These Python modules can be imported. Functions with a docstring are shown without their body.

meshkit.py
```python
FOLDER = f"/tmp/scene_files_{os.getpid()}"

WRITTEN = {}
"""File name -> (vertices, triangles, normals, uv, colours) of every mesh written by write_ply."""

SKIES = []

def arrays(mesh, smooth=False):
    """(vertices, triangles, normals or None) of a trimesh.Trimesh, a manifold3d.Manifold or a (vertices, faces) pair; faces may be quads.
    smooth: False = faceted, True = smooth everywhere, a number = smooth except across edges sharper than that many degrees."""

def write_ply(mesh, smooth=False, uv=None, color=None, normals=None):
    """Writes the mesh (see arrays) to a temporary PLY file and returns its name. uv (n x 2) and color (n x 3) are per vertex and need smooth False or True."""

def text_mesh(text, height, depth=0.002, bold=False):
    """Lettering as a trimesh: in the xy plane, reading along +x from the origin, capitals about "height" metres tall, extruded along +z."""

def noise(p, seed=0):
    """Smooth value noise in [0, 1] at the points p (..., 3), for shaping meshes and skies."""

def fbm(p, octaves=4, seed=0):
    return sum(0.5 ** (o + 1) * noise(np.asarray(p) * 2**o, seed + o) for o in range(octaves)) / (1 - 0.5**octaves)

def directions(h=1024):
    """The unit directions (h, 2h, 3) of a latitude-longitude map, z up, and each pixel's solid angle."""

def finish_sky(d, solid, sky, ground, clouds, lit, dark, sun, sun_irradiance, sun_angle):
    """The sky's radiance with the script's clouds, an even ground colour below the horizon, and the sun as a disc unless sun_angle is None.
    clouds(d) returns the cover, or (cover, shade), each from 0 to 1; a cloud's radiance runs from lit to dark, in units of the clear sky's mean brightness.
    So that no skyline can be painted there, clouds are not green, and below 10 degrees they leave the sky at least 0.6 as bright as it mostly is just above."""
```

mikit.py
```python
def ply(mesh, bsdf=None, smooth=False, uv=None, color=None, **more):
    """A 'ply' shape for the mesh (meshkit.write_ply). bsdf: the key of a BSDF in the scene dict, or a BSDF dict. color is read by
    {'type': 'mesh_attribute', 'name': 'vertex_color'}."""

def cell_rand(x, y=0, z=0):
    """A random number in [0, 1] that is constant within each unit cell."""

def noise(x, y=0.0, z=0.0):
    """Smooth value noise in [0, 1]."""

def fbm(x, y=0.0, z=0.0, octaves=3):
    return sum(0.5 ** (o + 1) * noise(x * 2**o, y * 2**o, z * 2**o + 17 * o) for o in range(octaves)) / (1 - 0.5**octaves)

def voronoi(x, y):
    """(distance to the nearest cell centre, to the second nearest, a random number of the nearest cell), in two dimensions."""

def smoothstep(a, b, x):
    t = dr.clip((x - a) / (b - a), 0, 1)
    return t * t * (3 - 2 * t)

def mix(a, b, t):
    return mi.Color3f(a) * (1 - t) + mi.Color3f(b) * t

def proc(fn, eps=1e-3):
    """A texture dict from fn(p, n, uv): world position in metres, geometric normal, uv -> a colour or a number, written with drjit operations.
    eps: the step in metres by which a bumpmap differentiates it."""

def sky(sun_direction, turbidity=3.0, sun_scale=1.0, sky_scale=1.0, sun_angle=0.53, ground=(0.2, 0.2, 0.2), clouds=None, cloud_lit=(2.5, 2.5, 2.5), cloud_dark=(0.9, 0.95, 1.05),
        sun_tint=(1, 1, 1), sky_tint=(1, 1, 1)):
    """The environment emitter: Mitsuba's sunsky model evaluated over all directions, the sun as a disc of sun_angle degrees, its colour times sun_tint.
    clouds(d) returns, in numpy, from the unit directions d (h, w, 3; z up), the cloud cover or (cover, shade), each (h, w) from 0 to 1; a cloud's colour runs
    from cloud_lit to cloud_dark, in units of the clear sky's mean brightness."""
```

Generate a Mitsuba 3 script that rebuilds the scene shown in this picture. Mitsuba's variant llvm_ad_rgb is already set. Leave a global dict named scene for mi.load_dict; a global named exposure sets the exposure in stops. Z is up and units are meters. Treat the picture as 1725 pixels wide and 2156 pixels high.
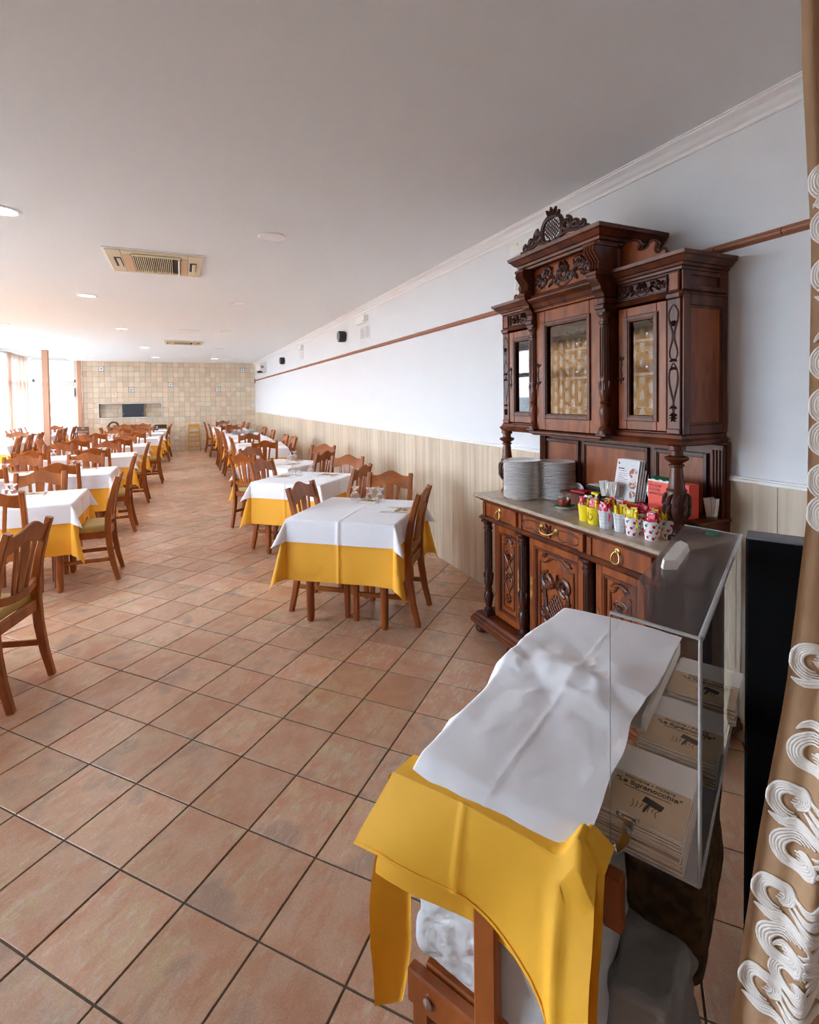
import math, random
import numpy as np, trimesh, drjit as dr
import mitsuba as mi, mikit, meshkit
import manifold3d as m3
from mikit import noise, fbm, cell_rand, smoothstep, mix, voronoi
from shapely.geometry import Polygon, box as sbox
from shapely import affinity

T = mi.ScalarTransform4f
rng = random.Random(7)
nrg = np.random.default_rng(7)
scene, labels = {}, {}

# ------------------------------------------------------------------ camera, sky, exposure
exposure = 2.42
CAM_H, YAW, PITCH, ROLL, FPX, CY = 1.563, 0.42155, -0.02784, -0.01282, 1068.5, 868.83
fw = np.array([math.sin(YAW) * math.cos(PITCH), math.cos(YAW) * math.cos(PITCH), math.sin(PITCH)])
rt = np.array([math.cos(YAW), -math.sin(YAW), 0.0])
up = np.cross(rt, fw)
up2 = -math.sin(ROLL) * rt + math.cos(ROLL) * up
EYE = np.array([0.0, 0.0, CAM_H])
scene['camera'] = dict(type='perspective', fov=2 * math.degrees(math.atan(862.5 / FPX)), fov_axis='x', near_clip=0.02, far_clip=200.0,
                       principal_point_offset_y=-(CY - 1078) / 2156,
                       to_world=T().look_at(origin=EYE.tolist(), target=(EYE + fw).tolist(), up=up2.tolist()))
scene['sky'] = mikit.sky([0.55, 0.25, 0.8], turbidity=4.0, sun_scale=0.0, sky_scale=1.0, ground=(0.22, 0.22, 0.21),
                         clouds=lambda d: (np.full(d.shape[:2], 0.97), 0.15 * np.ones(d.shape[:2])), cloud_lit=(25.6, 31.0, 37.4), cloud_dark=(23.5, 28, 33.6))

# ------------------------------------------------------------------ materials
def rgb(*c): return {'type': 'rgb', 'value': [float(x) for x in c]}
def pr(base, rough=0.5, two=True, bump=None, **k):
    d = {'type': 'principled', 'base_color': base if isinstance(base, dict) else rgb(*base), 'roughness': rough if isinstance(rough, dict) else float(rough)}
    d.update(k)
    if bump: d = {'type': 'bumpmap', 'arbitrary': mikit.proc(bump[0], bump[2] if len(bump) > 2 else 1e-3), 'scale': bump[1], 'bsdf': d}
    return {'type': 'twosided', 'bsdf': d} if two else d
def mat(name, d): scene[name] = d; return name

TROT, TOX, TOY, TS = -0.83195, -0.5764, 3.1638, 0.29     # tile grid: angle, origin, pitch
def tile_uv(x, y):
    c, s = math.cos(TROT), math.sin(TROT)
    return ((x - TOX) * c + (y - TOY) * s) / TS, ((x - TOX) * s - (y - TOY) * c) / TS
def f_floor(p, n, uv):
    u, v = tile_uv(p.x, p.y)
    a, b = cell_rand(dr.floor(u), dr.floor(v), 3), cell_rand(dr.floor(u), dr.floor(v), 9)
    f1 = fbm(p.x * 5 + a * 40, p.y * 5 + b * 31, 0.5, 4)
    f2 = fbm(p.x * 9 + b * 70, p.y * 9 + a * 51, 3.5, 4)
    f3 = fbm(u * 24 + a * 50, v * 9 + b * 30, a * 9, 4)
    f4 = fbm(u * 9 + b * 30, v * 3.2 + a * 20, b * 5, 3)
    f5 = noise(p.x * 420, p.y * 420, 0.0)
    c = mix((0.56, 0.345, 0.225), (0.50, 0.255, 0.15), smoothstep(0.42, 0.68, f1) * 0.9)
    c = mix(c, (0.54, 0.38, 0.205), smoothstep(0.5, 0.75, f2) * 0.8)
    c = mix(c, (0.50, 0.22, 0.115), smoothstep(0.54, 0.74, f4) * 0.5)
    c = mix(c, (0.36, 0.24, 0.175), smoothstep(0.52, 0.75, 1 - f1) * 0.8)
    c = mix(c, (0.58, 0.50, 0.43), smoothstep(0.48, 0.8, f3) * 0.5 * smoothstep(0.35, 0.6, f2 + 0.25 * (a - 0.5)))
    return c * (0.84 + 0.22 * a) * (0.90 + 0.24 * f5)
def b_floor(p, n, uv): return fbm(p.x * 60, p.y * 60, 0.0, 3) * 0.5 + noise(p.x * 220, p.y * 220, 0.0) * 0.3
def r_floor(p, n, uv): return 0.20 + 0.25 * fbm(p.x * 14, p.y * 14, 1.0, 3)
mat('m_floor', pr(mikit.proc(f_floor), mikit.proc(r_floor), bump=(b_floor, 0.0013), specular=0.7))
mat('m_grout', pr((0.10, 0.075, 0.05), 0.9))
def f_wtile(p, n, uv):
    i, j = dr.floor((2.28 - p.x) / 0.1565), dr.floor((2.652 - p.z) / 0.1575)
    a, b = cell_rand(i, j, 1), cell_rand(i, j, 5)
    f = fbm(p.x * 22, p.z * 22, a * 20, 4)
    low = smoothstep(1.1, 0.2, p.z)
    c = mix((0.80, 0.70, 0.54), (0.78, 0.60, 0.45), b)
    c = mix(c, (0.70, 0.58, 0.39), smoothstep(0.45, 0.75, f) * 0.7)
    return c * (0.88 + 0.2 * a)
mat('m_wtile', pr(mikit.proc(f_wtile), 0.4))
mat('m_wgrout', pr((0.36, 0.34, 0.28), 0.9))
def f_oak(p, n, uv):
    k = dr.floor(p.y / 0.2)
    a = cell_rand(k, 2, 0)
    g = fbm(p.y * 28 + a * 30, p.z * 1.1, a * 13, 4)
    h = fbm(p.y * 170, p.z * 3.0, a * 3, 3)
    c = mix((0.62, 0.51, 0.375), (0.51, 0.40, 0.28), smoothstep(0.3, 0.75, g))
    return mix(c, (0.42, 0.32, 0.21), smoothstep(0.58, 0.8, h) * 0.3) * (0.90 + 0.16 * a)
mat('m_oak', pr(mikit.proc(f_oak), 0.42))
def woodfn(c0, c1, sc):
    def f(p, n, uv):
        g = fbm(p.x * 14 * sc + p.y * 14 * sc, p.z * 3.5 * sc + p.y * 5, p.x * 5, 4)
        h = fbm(p.x * 90 * sc, p.y * 90 * sc, p.z * 14, 2)
        return mix(c0, c1, dr.clip(smoothstep(0.3, 0.7, g) * 0.8 + h * 0.25, 0, 1))
    return f
mat('m_chair', pr(mikit.proc(woodfn((0.36, 0.10, 0.018), (0.225, 0.054, 0.009), 1)), 0.35, clearcoat=0.15, clearcoat_gloss=0.8))
mat('m_cab', pr(mikit.proc(woodfn((0.135, 0.027, 0.005), (0.052, 0.0105, 0.003), 1)), 0.36, clearcoat=0.25, clearcoat_gloss=0.85))
mat('m_cabl', pr(mikit.proc(woodfn((0.28, 0.064, 0.009), (0.145, 0.030, 0.005), 1.6)), 0.33, clearcoat=0.3, clearcoat_gloss=0.85))
mat('m_cabd', pr((0.042, 0.010, 0.006), 0.3, clearcoat=0.4, clearcoat_gloss=0.85))
def f_marb(p, n, uv):
    f = fbm(p.x * 30, p.y * 30, p.z * 30, 4)
    return mix((0.42, 0.34, 0.26), (0.33, 0.265, 0.20), smoothstep(0.35, 0.7, f))
mat('m_marble', pr(mikit.proc(f_marb), 0.3))
mat('m_white', pr((0.80, 0.80, 0.80), 0.75))
mat('m_wallw', pr((0.72, 0.735, 0.745), 0.6))
mat('m_ceil', pr((0.69, 0.71, 0.705), 0.9))
mat('m_plast', pr((0.80, 0.80, 0.77), 0.4))
mat('m_cream', pr((0.62, 0.55, 0.38), 0.45))
mat('m_tanpl', pr((0.60, 0.40, 0.24), 0.45))
mat('m_black', pr((0.012, 0.012, 0.013), 0.45))
mat('m_blackm', pr((0.0025, 0.0025, 0.003), 0.9, specular=0.15))
mat('m_grey', pr((0.16, 0.16, 0.17), 0.5))
mat('m_dark', pr((0.03, 0.026, 0.024), 0.6))
mat('m_seat', pr((0.47, 0.33, 0.085), 0.5))
mat('m_linen', pr((0.80, 0.80, 0.83), 0.85, sheen=0.2))
mat('m_yellow', pr((0.86, 0.42, 0.03), 0.75, sheen=0.25))
mat('m_yelcart', pr((0.84, 0.44, 0.025), 0.7, sheen=0.3))
mat('m_steel', pr((0.55, 0.55, 0.55), 0.25, metallic=1.0))
mat('m_brass', pr((0.62, 0.45, 0.16), 0.3, metallic=1.0))
mat('m_china', pr((0.80, 0.80, 0.78), 0.12, specular=0.6))
mat('m_glass', {'type': 'dielectric', 'int_ior': 1.5, 'ext_ior': 1.0})
mat('m_pane', {'type': 'thindielectric', 'int_ior': 1.5})
mat('m_acryl', {'type': 'thindielectric', 'int_ior': 1.5})
mat('m_acryltop', {'type': 'blendbsdf', 'weight': .12, 'a': {'type': 'thindielectric', 'int_ior': 1.5}, 'b': pr((0.55, 0.57, 0.6), 0.35)})
mat('m_edge', pr((0.42, 0.43, 0.44), 0.2, specular=0.8))
mat('m_terra', pr((0.30, 0.105, 0.045), 0.4))
mat('m_post', pr((0.54, 0.28, 0.17), 0.5))
mat('m_wframe', pr((0.60, 0.59, 0.54), 0.5))
mat('m_greywood', pr((0.17, 0.095, 0.07), 0.5))
mat('m_pine', pr((0.62, 0.33, 0.07), 0.4))
mat('m_dkwood', pr((0.055, 0.028, 0.018), 0.4))
mat('m_red', pr((0.62, 0.02, 0.05), 0.3))
mat('m_ketch', pr((0.85, 0.10, 0.065), 0.45))
mat('m_yel', pr((0.82, 0.66, 0.02), 0.35))
mat('m_green', pr((0.01, 0.16, 0.07), 0.5))
mat('m_paper', pr((0.82, 0.80, 0.76), 0.8))
mat('m_kraft', pr((0.60, 0.455, 0.30), 0.8))
mat('m_ink', pr((0.04, 0.03, 0.028), 0.7))
mat('m_inkred', pr((0.22, 0.03, 0.025), 0.6))
mat('m_blue', pr((0.06, 0.14, 0.5), 0.5))
mat('m_sauce', pr((0.22, 0.015, 0.01), 0.3))
mat('m_suede', pr(mikit.proc(lambda p, n, uv: mix((0.075, 0.042, 0.012), (0.03, 0.017, 0.008), smoothstep(0.3, 0.7, fbm(p.x * 40, p.y * 40, p.z * 40, 4)))), 0.9))
def b_crump(p, n, uv): return fbm(p.x * 26, p.y * 26, p.z * 34, 4)
mat('m_plastic', pr((0.60, 0.62, 0.63), 0.38, bump=(b_crump, 0.016, 2e-3), specular=0.6, clearcoat=0.35))
mat('m_plasticg', pr((0.25, 0.25, 0.24), 0.3, bump=(b_crump, 0.02, 2e-3), specular=0.6, clearcoat=0.5))
def f_sheer(p, n, uv):
    f = fbm(p.y * 8, p.x * 8, p.z * 0.9, 4)
    return mix((0.72, 0.62, 0.55), (0.64, 0.42, 0.31), smoothstep(0.44, 0.62, f))
mat('m_net', {'type': 'principledthin', 'base_color': rgb(.88, .87, .85), 'roughness': 0.8, 'diff_trans': 1.2, 'spec_trans': 0.0, 'eta': 1.3})
mat('m_sheer', {'type': 'principledthin', 'base_color': mikit.proc(f_sheer), 'roughness': 0.8, 'diff_trans': 0.55, 'spec_trans': 0.0, 'eta': 1.3})
def f_lace(p, n, uv):       # brown curtain with rows of pale lace medallions
    u, v = p.y * 5.2 + p.x * 5.2, p.z * 3.2
    o = dr.floor(u) * 0.5
    a, b = u - dr.floor(u) - 0.5, v + o - dr.floor(v + o) - 0.5
    r = dr.sqrt(dr.square(a / 0.30) + dr.square(b / 0.42))
    w = 0.5 + 0.5 * dr.sin(a * 60) * dr.sin(b * 50)
    m = smoothstep(1.0, 0.9, r) * (0.35 + 0.65 * w)
    return mix((0.70, 0.36, 0.15), (0.97, 0.84, 0.66), m)
mat('m_lacecurt', {'type': 'principledthin', 'base_color': mikit.proc(f_lace), 'roughness': 0.8, 'diff_trans': 1.4, 'spec_trans': 0.0, 'eta': 1.3})
mat('m_curt', pr(mikit.proc(lambda p, n, uv: mix((0.48, 0.305, 0.165), (0.36, 0.21, 0.105), fbm(p.x * 60 + p.y * 60, p.z * 8, 0.0, 3))), 0.6, sheen=0.4))
mat('m_emb', pr((0.78, 0.74, 0.68), 0.6))
mat('m_lamp', pr((0.9, 0.9, 0.9), 0.5))
def f_azul(p, n, uv):
    a, b = uv.x * 9, uv.y * 5
    u, v = a - dr.floor(a) - 0.5, b - dr.floor(b) - 0.5
    r = dr.abs(u) + dr.abs(v)
    m = smoothstep(0.06, 0.02, dr.abs(r - 0.2)) + smoothstep(0.07, 0.03, dr.abs(r - 0.45)) * 0.7 + smoothstep(0.09, 0.05, r)
    return mix((0.72, 0.74, 0.76), (0.08, 0.12, 0.2), dr.clip(m, 0, 1))
mat('m_azul', pr(mikit.proc(f_azul), 0.4))
def f_straw(p, n, uv):
    a, b = uv.x * 7.0, uv.y * 3.4
    k = dr.floor(b)
    a = a + 0.5 * (k - 2 * dr.floor(k / 2))
    i = dr.floor(a)
    ra = cell_rand(i, k, 4)
    u, v = a - i - 0.5 + (ra - 0.5) * 0.3, b - k - 0.5 + (cell_rand(i, k, 6) - 0.5) * 0.3
    red = smoothstep(0.30, 0.25, dr.sqrt(dr.square(u * 1.25) + dr.square(v + 0.12 * u))) * dr.select(ra < 0.72, 1.0, 0.0)
    g = smoothstep(0.26, 0.2, dr.sqrt(dr.square(u) + dr.square(v)) + 0.07 * dr.sin(6 * dr.atan2(u, v))) * dr.select(ra >= 0.72, 1.0, 0.0)
    leaf = smoothstep(0.12, 0.08, dr.sqrt(dr.square(u - 0.3) + dr.square(v - 0.3)))
    c = mix((0.78, 0.78, 0.78), (0.6, 0.02, 0.05), red)
    return mix(c, (0.03, 0.13, 0.11), dr.clip(g + leaf, 0, 1))
mat('m_straw', pr(mikit.proc(f_straw), 0.4))

# ------------------------------------------------------------------ mesh helpers
def TM(v, f): return trimesh.Trimesh(np.asarray(v, float), np.asarray(f, int), process=False)
def cat(ms): return trimesh.util.concatenate([m for m in ms if m is not None])
def bx(x0, x1, y0, y1, z0, z1, b=0.0):
    x0, x1, y0, y1, z0, z1 = min(x0, x1), max(x0, x1), min(y0, y1), max(y0, y1), min(z0, z1), max(z0, z1)
    if b <= 0:
        m = trimesh.creation.box((x1 - x0, y1 - y0, z1 - z0)); m.apply_translation(((x0 + x1) / 2, (y0 + y1) / 2, (z0 + z1) / 2)); return m
    b = min(b, (x1 - x0) * .45, (y1 - y0) * .45, (z1 - z0) * .45)
    P = []
    for sx in (0, 1):
        for sy in (0, 1):
            for sz in (0, 1):
                c = np.array([(x0, x1)[sx], (y0, y1)[sy], (z0, z1)[sz]]); d = np.array([1 - 2 * sx, 1 - 2 * sy, 1 - 2 * sz]) * b
                for k in range(3):
                    q = c + d; q[k] = c[k]; P.append(q)
    h = trimesh.convex.convex_hull(np.array(P)); return TM(h.vertices, h.faces)
def hull(P): h = trimesh.convex.convex_hull(np.asarray(P, float)); return TM(h.vertices, h.faces)
def loft(rings, caps=True, closed=True):
    R = np.asarray(rings, float); n, m = R.shape[:2]; F = []
    for i in range(n - 1):
        for j in range(m if closed else m - 1):
            a, b, c, d = i * m + j, i * m + (j + 1) % m, (i + 1) * m + (j + 1) % m, (i + 1) * m + j
            F += [[a, b, c], [a, c, d]]
    V = R.reshape(-1, 3)
    if caps and closed:
        V = np.vstack([V, R[0].mean(0), R[-1].mean(0)]); a, b = n * m, n * m + 1
        for j in range(m):
            F += [[a, (j + 1) % m, j], [b, (n - 1) * m + j, (n - 1) * m + (j + 1) % m]]
    m_ = TM(V, F); m_.fix_normals() if False else None
    return m_
def lathe(prof, n=24):
    prof = [(max(r, 1e-4), z) for r, z in prof]
    a = np.arange(n) * 2 * np.pi / n
    return loft([[(r * math.cos(t), r * math.sin(t), z) for t in a] for r, z in prof])
def tube(path, rad, sides=6):
    p = np.asarray(path, float); t = np.gradient(p, axis=0); t /= np.linalg.norm(t, axis=1, keepdims=True) + 1e-12
    rad = np.broadcast_to(rad, (len(p),)); ref = np.array([0, 0, 1.0]) if abs(t[:, 2]).mean() < 0.8 else np.array([1.0, 0, 0])
    R = []; a = np.cross(t[0], ref); a /= np.linalg.norm(a)
    for i in range(len(p)):
        a = a - t[i] * (a @ t[i]); a /= np.linalg.norm(a) + 1e-12; b = np.cross(t[i], a)
        R.append([p[i] + rad[i] * (math.cos(x) * a + math.sin(x) * b) for x in np.arange(sides) * 2 * np.pi / sides])
    return loft(R)
def rail(path, w, h, ch=0.2, side=None):
    """A bar of chamfered rectangular section: w along the side axis, h along the other."""
    p = np.asarray(path, float); t = np.gradient(p, axis=0); t /= np.linalg.norm(t, axis=1, keepdims=True)
    W, H = np.broadcast_to(w, (len(p),)), np.broadcast_to(h, (len(p),)); R = []
    for i in range(len(p)):
        a = np.asarray(side if side is not None else (1, 0, 0), float); a = a - t[i] * (a @ t[i]); a /= np.linalg.norm(a); b = np.cross(t[i], a)
        x, y, c = W[i] / 2, H[i] / 2, min(W[i], H[i]) * ch
        R.append([p[i] + u * a + v * b for u, v in ((x - c, -y), (x, -y + c), (x, y - c), (x - c, y), (-x + c, y), (-x, y - c), (-x, -y + c), (-x + c, -y))])
    return loft(R)
def ext(poly, h):
    if poly.geom_type != 'Polygon': return cat([ext(g, h) for g in poly.geoms])
    return trimesh.creation.extrude_polygon(poly, h, engine='earcut')
def curve(pts, n=24, closed=False):
    from scipy.interpolate import CubicSpline
    p = np.asarray(pts, float); d = np.r_[0, np.cumsum(np.linalg.norm(np.diff(p, axis=0), axis=1) + 1e-9)]
    return CubicSpline(d, p)(np.linspace(0, d[-1], n))
def spiral(cx, cy, r0, r1, a0, turns, n=26):
    a = a0 + np.linspace(0, turns * 2 * np.pi, n); r = np.linspace(r0, r1, n)
    return np.c_[cx + r * np.cos(a), cy + r * np.sin(a)]
def mv(m, x=0, y=0, z=0): m = m.copy(); m.apply_translation((x, y, z)); return m
def rotm(m, ang, ax=(0, 0, 1), at=(0, 0, 0)):
    m = m.copy(); m.apply_transform(trimesh.transformations.rotation_matrix(ang, ax, at)); return m
def xf(m, M): m = m.copy(); m.apply_transform(np.asarray(M, float)); return m
def smooth_blob(m3d, edge, it=8):
    q = m3d.refine_to_length(edge).to_mesh(); t = TM(q.vert_properties[:, :3], q.tri_verts)
    t.merge_vertices(); trimesh.smoothing.filter_taubin(t, iterations=it); return t

# ------------------------------------------------------------------ scene helpers
used = {}
def numbered(k):
    n = used.get(k, 0); used[k] = n + 1
    return k if n == 0 else f'{k}_{n:03d}'
def tag(k, label=None, cat_=None, group=None, kind=None):
    d = {}
    if label: d['label'] = label
    if cat_: d['category'] = cat_
    if group: d['group'] = group
    if kind: d['kind'] = kind
    if d: labels[k] = d
    return k
def thing(name, label, cat_, group=None): return tag(numbered(name), label, cat_, group)
def shp(mesh, m, smooth=30, **k): return mikit.ply(mesh, m, smooth, **k)
def put(key, s, M=None):
    scene[key] = {**s, 'to_world': T(np.asarray(M, float))} if M is not None else s
    return key
def part(parent, name, s, M=None, label=None, kind=None):
    k = put(numbered(parent + '__' + name), s, M)
    if label or kind: tag(k, label, None, None, kind)
    return k
def solo(name, label, cat_, s, M=None, group=None): return put(thing(name, label, cat_, group), s, M)
def struct(name, s, M=None, label=None):
    k = put(numbered(name), s, M); tag(k, label, None, None, 'structure'); return k
def place(proto, key, M):
    for nm, s, lab in proto:
        k = key + '__' + nm
        put(k, s, M)
        if lab: tag(k, lab)
def PM(x, y, z=0, deg=0, tilt=None):
    M = trimesh.transformations.translation_matrix((x, y, z)) @ trimesh.transformations.rotation_matrix(math.radians(deg), (0, 0, 1))
    return M if tilt is None else M @ tilt
def ordinal(i): return ['first', 'second', 'third', 'fourth', 'fifth', 'sixth', 'seventh', 'eighth', 'ninth', 'tenth', 'eleventh', 'twelfth'][i]

# ------------------------------------------------------------------ the room
W, D, ZC, XL, YB = 2.28, 17.79, 2.805, -4.05, -1.3
ZR, ZW = 2.232, 1.184
struct('floor', shp(bx(XL - .2, W + .2, YB - .2, D + .2, -.14, -.0035), 'm_grout', False), label='terracotta tile floor laid diagonally')
def cam_xy(q):
    r = np.asarray(q, float) - EYE; z = r @ fw
    ur = math.cos(ROLL) * rt + math.sin(ROLL) * up
    return 862.5 + FPX * (r @ ur) / max(z, 1e-3), CY - FPX * (r @ up2) / max(z, 1e-3), z
room_poly = sbox(XL + .01, YB + .01, W - .006, D - .006)
ca, sa = math.cos(TROT), math.sin(TROT)
def tile_pt(u, v): return TOX + TS * (ca * u + sa * v), TOY + TS * (sa * u - ca * v)
cells = []
for i in range(-75, 45):
    for j in range(-75, 45):
        g = 0.0115
        P = Polygon([tile_pt(i + g, j + g), tile_pt(i + 1 - g, j + g), tile_pt(i + 1 - g, j + 1 - g), tile_pt(i + g, j + 1 - g)])
        if not P.intersects(room_poly): continue
        Q = P.intersection(room_poly)
        if Q.area < 1e-3 or Q.geom_type != 'Polygon': continue
        c = Q.centroid; px, py, z = cam_xy((c.x, c.y, 0))
        vis = z > .2 and -60 < px < 1785 and 850 < py < 2220 and not (c.x > 1.95 and 1.45 < c.y < 2.9)
        cells.append((0 if vis else 1, math.hypot(c.x, c.y), Q))
cells.sort(key=lambda t: t[:2])
def slab(Q, z1=0.0, z0=-.012, b=.0011):
    a = np.array(Q.exterior.coords)[:-1]; I = Q.buffer(-b, join_style=2)
    if I.geom_type != 'Polygon' or len(I.exterior.coords) != len(Q.exterior.coords): return ext(Q, z1 - z0).apply_translation((0, 0, z0))
    c = np.array(I.exterior.coords)[:-1]; c = np.roll(c, -np.argmin(np.linalg.norm(c - a[0], axis=1)), axis=0)
    sgn = lambda q: np.sign(np.sum(q[:, 0] * np.roll(q[:, 1], -1) - np.roll(q[:, 0], -1) * q[:, 1]))
    if sgn(a) != sgn(c): c = np.roll(c[::-1], -np.argmin(np.linalg.norm(c[::-1] - a[0], axis=1)), axis=0)
    m = loft([np.c_[a, np.full(len(a), z0)], np.c_[a, np.full(len(a), z1 - b)], np.c_[c, np.full(len(c), z1)]])
    if sgn(a) < 0: m.invert()
    return m
for k, (v, d, Q) in enumerate(cells[:300]):
    part('floor', 'tile', shp(slab(Q, z1=nrg.uniform(-.0006, .0004)), 'm_floor', False))
part('floor', 'far_tiles', shp(cat([slab(c[2], z1=nrg.uniform(-.0006, .0004)) for c in cells[300:]]), 'm_floor', False), label='terracotta floor tiles further off', kind='stuff')

XS, ZCL = -2.96, 2.93                                    # the window bay's ceiling lies a little higher
struct('ceiling', shp(cat([bx(XS, W + .2, YB - .2, D + .2, ZC, ZC + .3), bx(XL - .2, XS, YB - .2, D + .2, ZCL, ZC + .3)]), 'm_ceil', False), label='white plaster ceiling')
struct('wall_right', shp(bx(W, W + .2, YB - .2, D + .2, -.1, ZC + .05), 'm_wallw', False), label='white wall with oak wainscot')
for k in range(96):
    y0 = YB + k * .2; y1 = min(y0 + .2, D)
    if y1 - y0 > .02: part('wall_right', 'plank', shp(bx(W - .012 - .0006 * (k % 2), W + .01, y0 + .0006, y1 - .0006, .0, ZW - .012, .001), 'm_oak', False))
struct('trim_1', shp(cat([bx(W - .022, W + .01, YB, D, ZW - .012, ZW + .004, .003), bx(W - .017, W + .01, YB, D, ZW + .004, ZW + .012, .002)]), 'm_plast', False), label='pale capping strip on the wainscot')
prof = [(0, 0), (0, -.078), (.012, -.078), (.014, -.072), (.014, -.060), (.02, -.056), (.028, -.05), (.04, -.032), (.058, -.02), (.066, -.016), (.066, -.008), (.074, -.006), (.074, 0)]
corn = loft([[(W - x, y, ZC + z) for x, z in prof] for y in (YB, D)])
struct('trim_2', shp(corn, 'm_white', False), label='white moulded cornice along the right wall')
trim3 = None
for k in range(66):
    y1 = 1.578 + .29 * (k - 9); y0 = y1 - .287
    if y0 < YB or y1 > D: continue
    a = np.linspace(-np.pi / 2, np.pi / 2, 9)
    ring = [(-.024 * math.cos(t), .021 * math.sin(t)) for t in a]
    seg = shp(loft([[(W + .002 + x, yy, ZR + z) for x, z in ring] for yy in (y0, y1)]), 'm_terra', 40)
    if trim3 is None: trim3 = struct('trim_3', seg, label='terracotta half-round tile rail along the white wall')
    else: part(trim3, 'rail_tile', seg)
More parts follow.
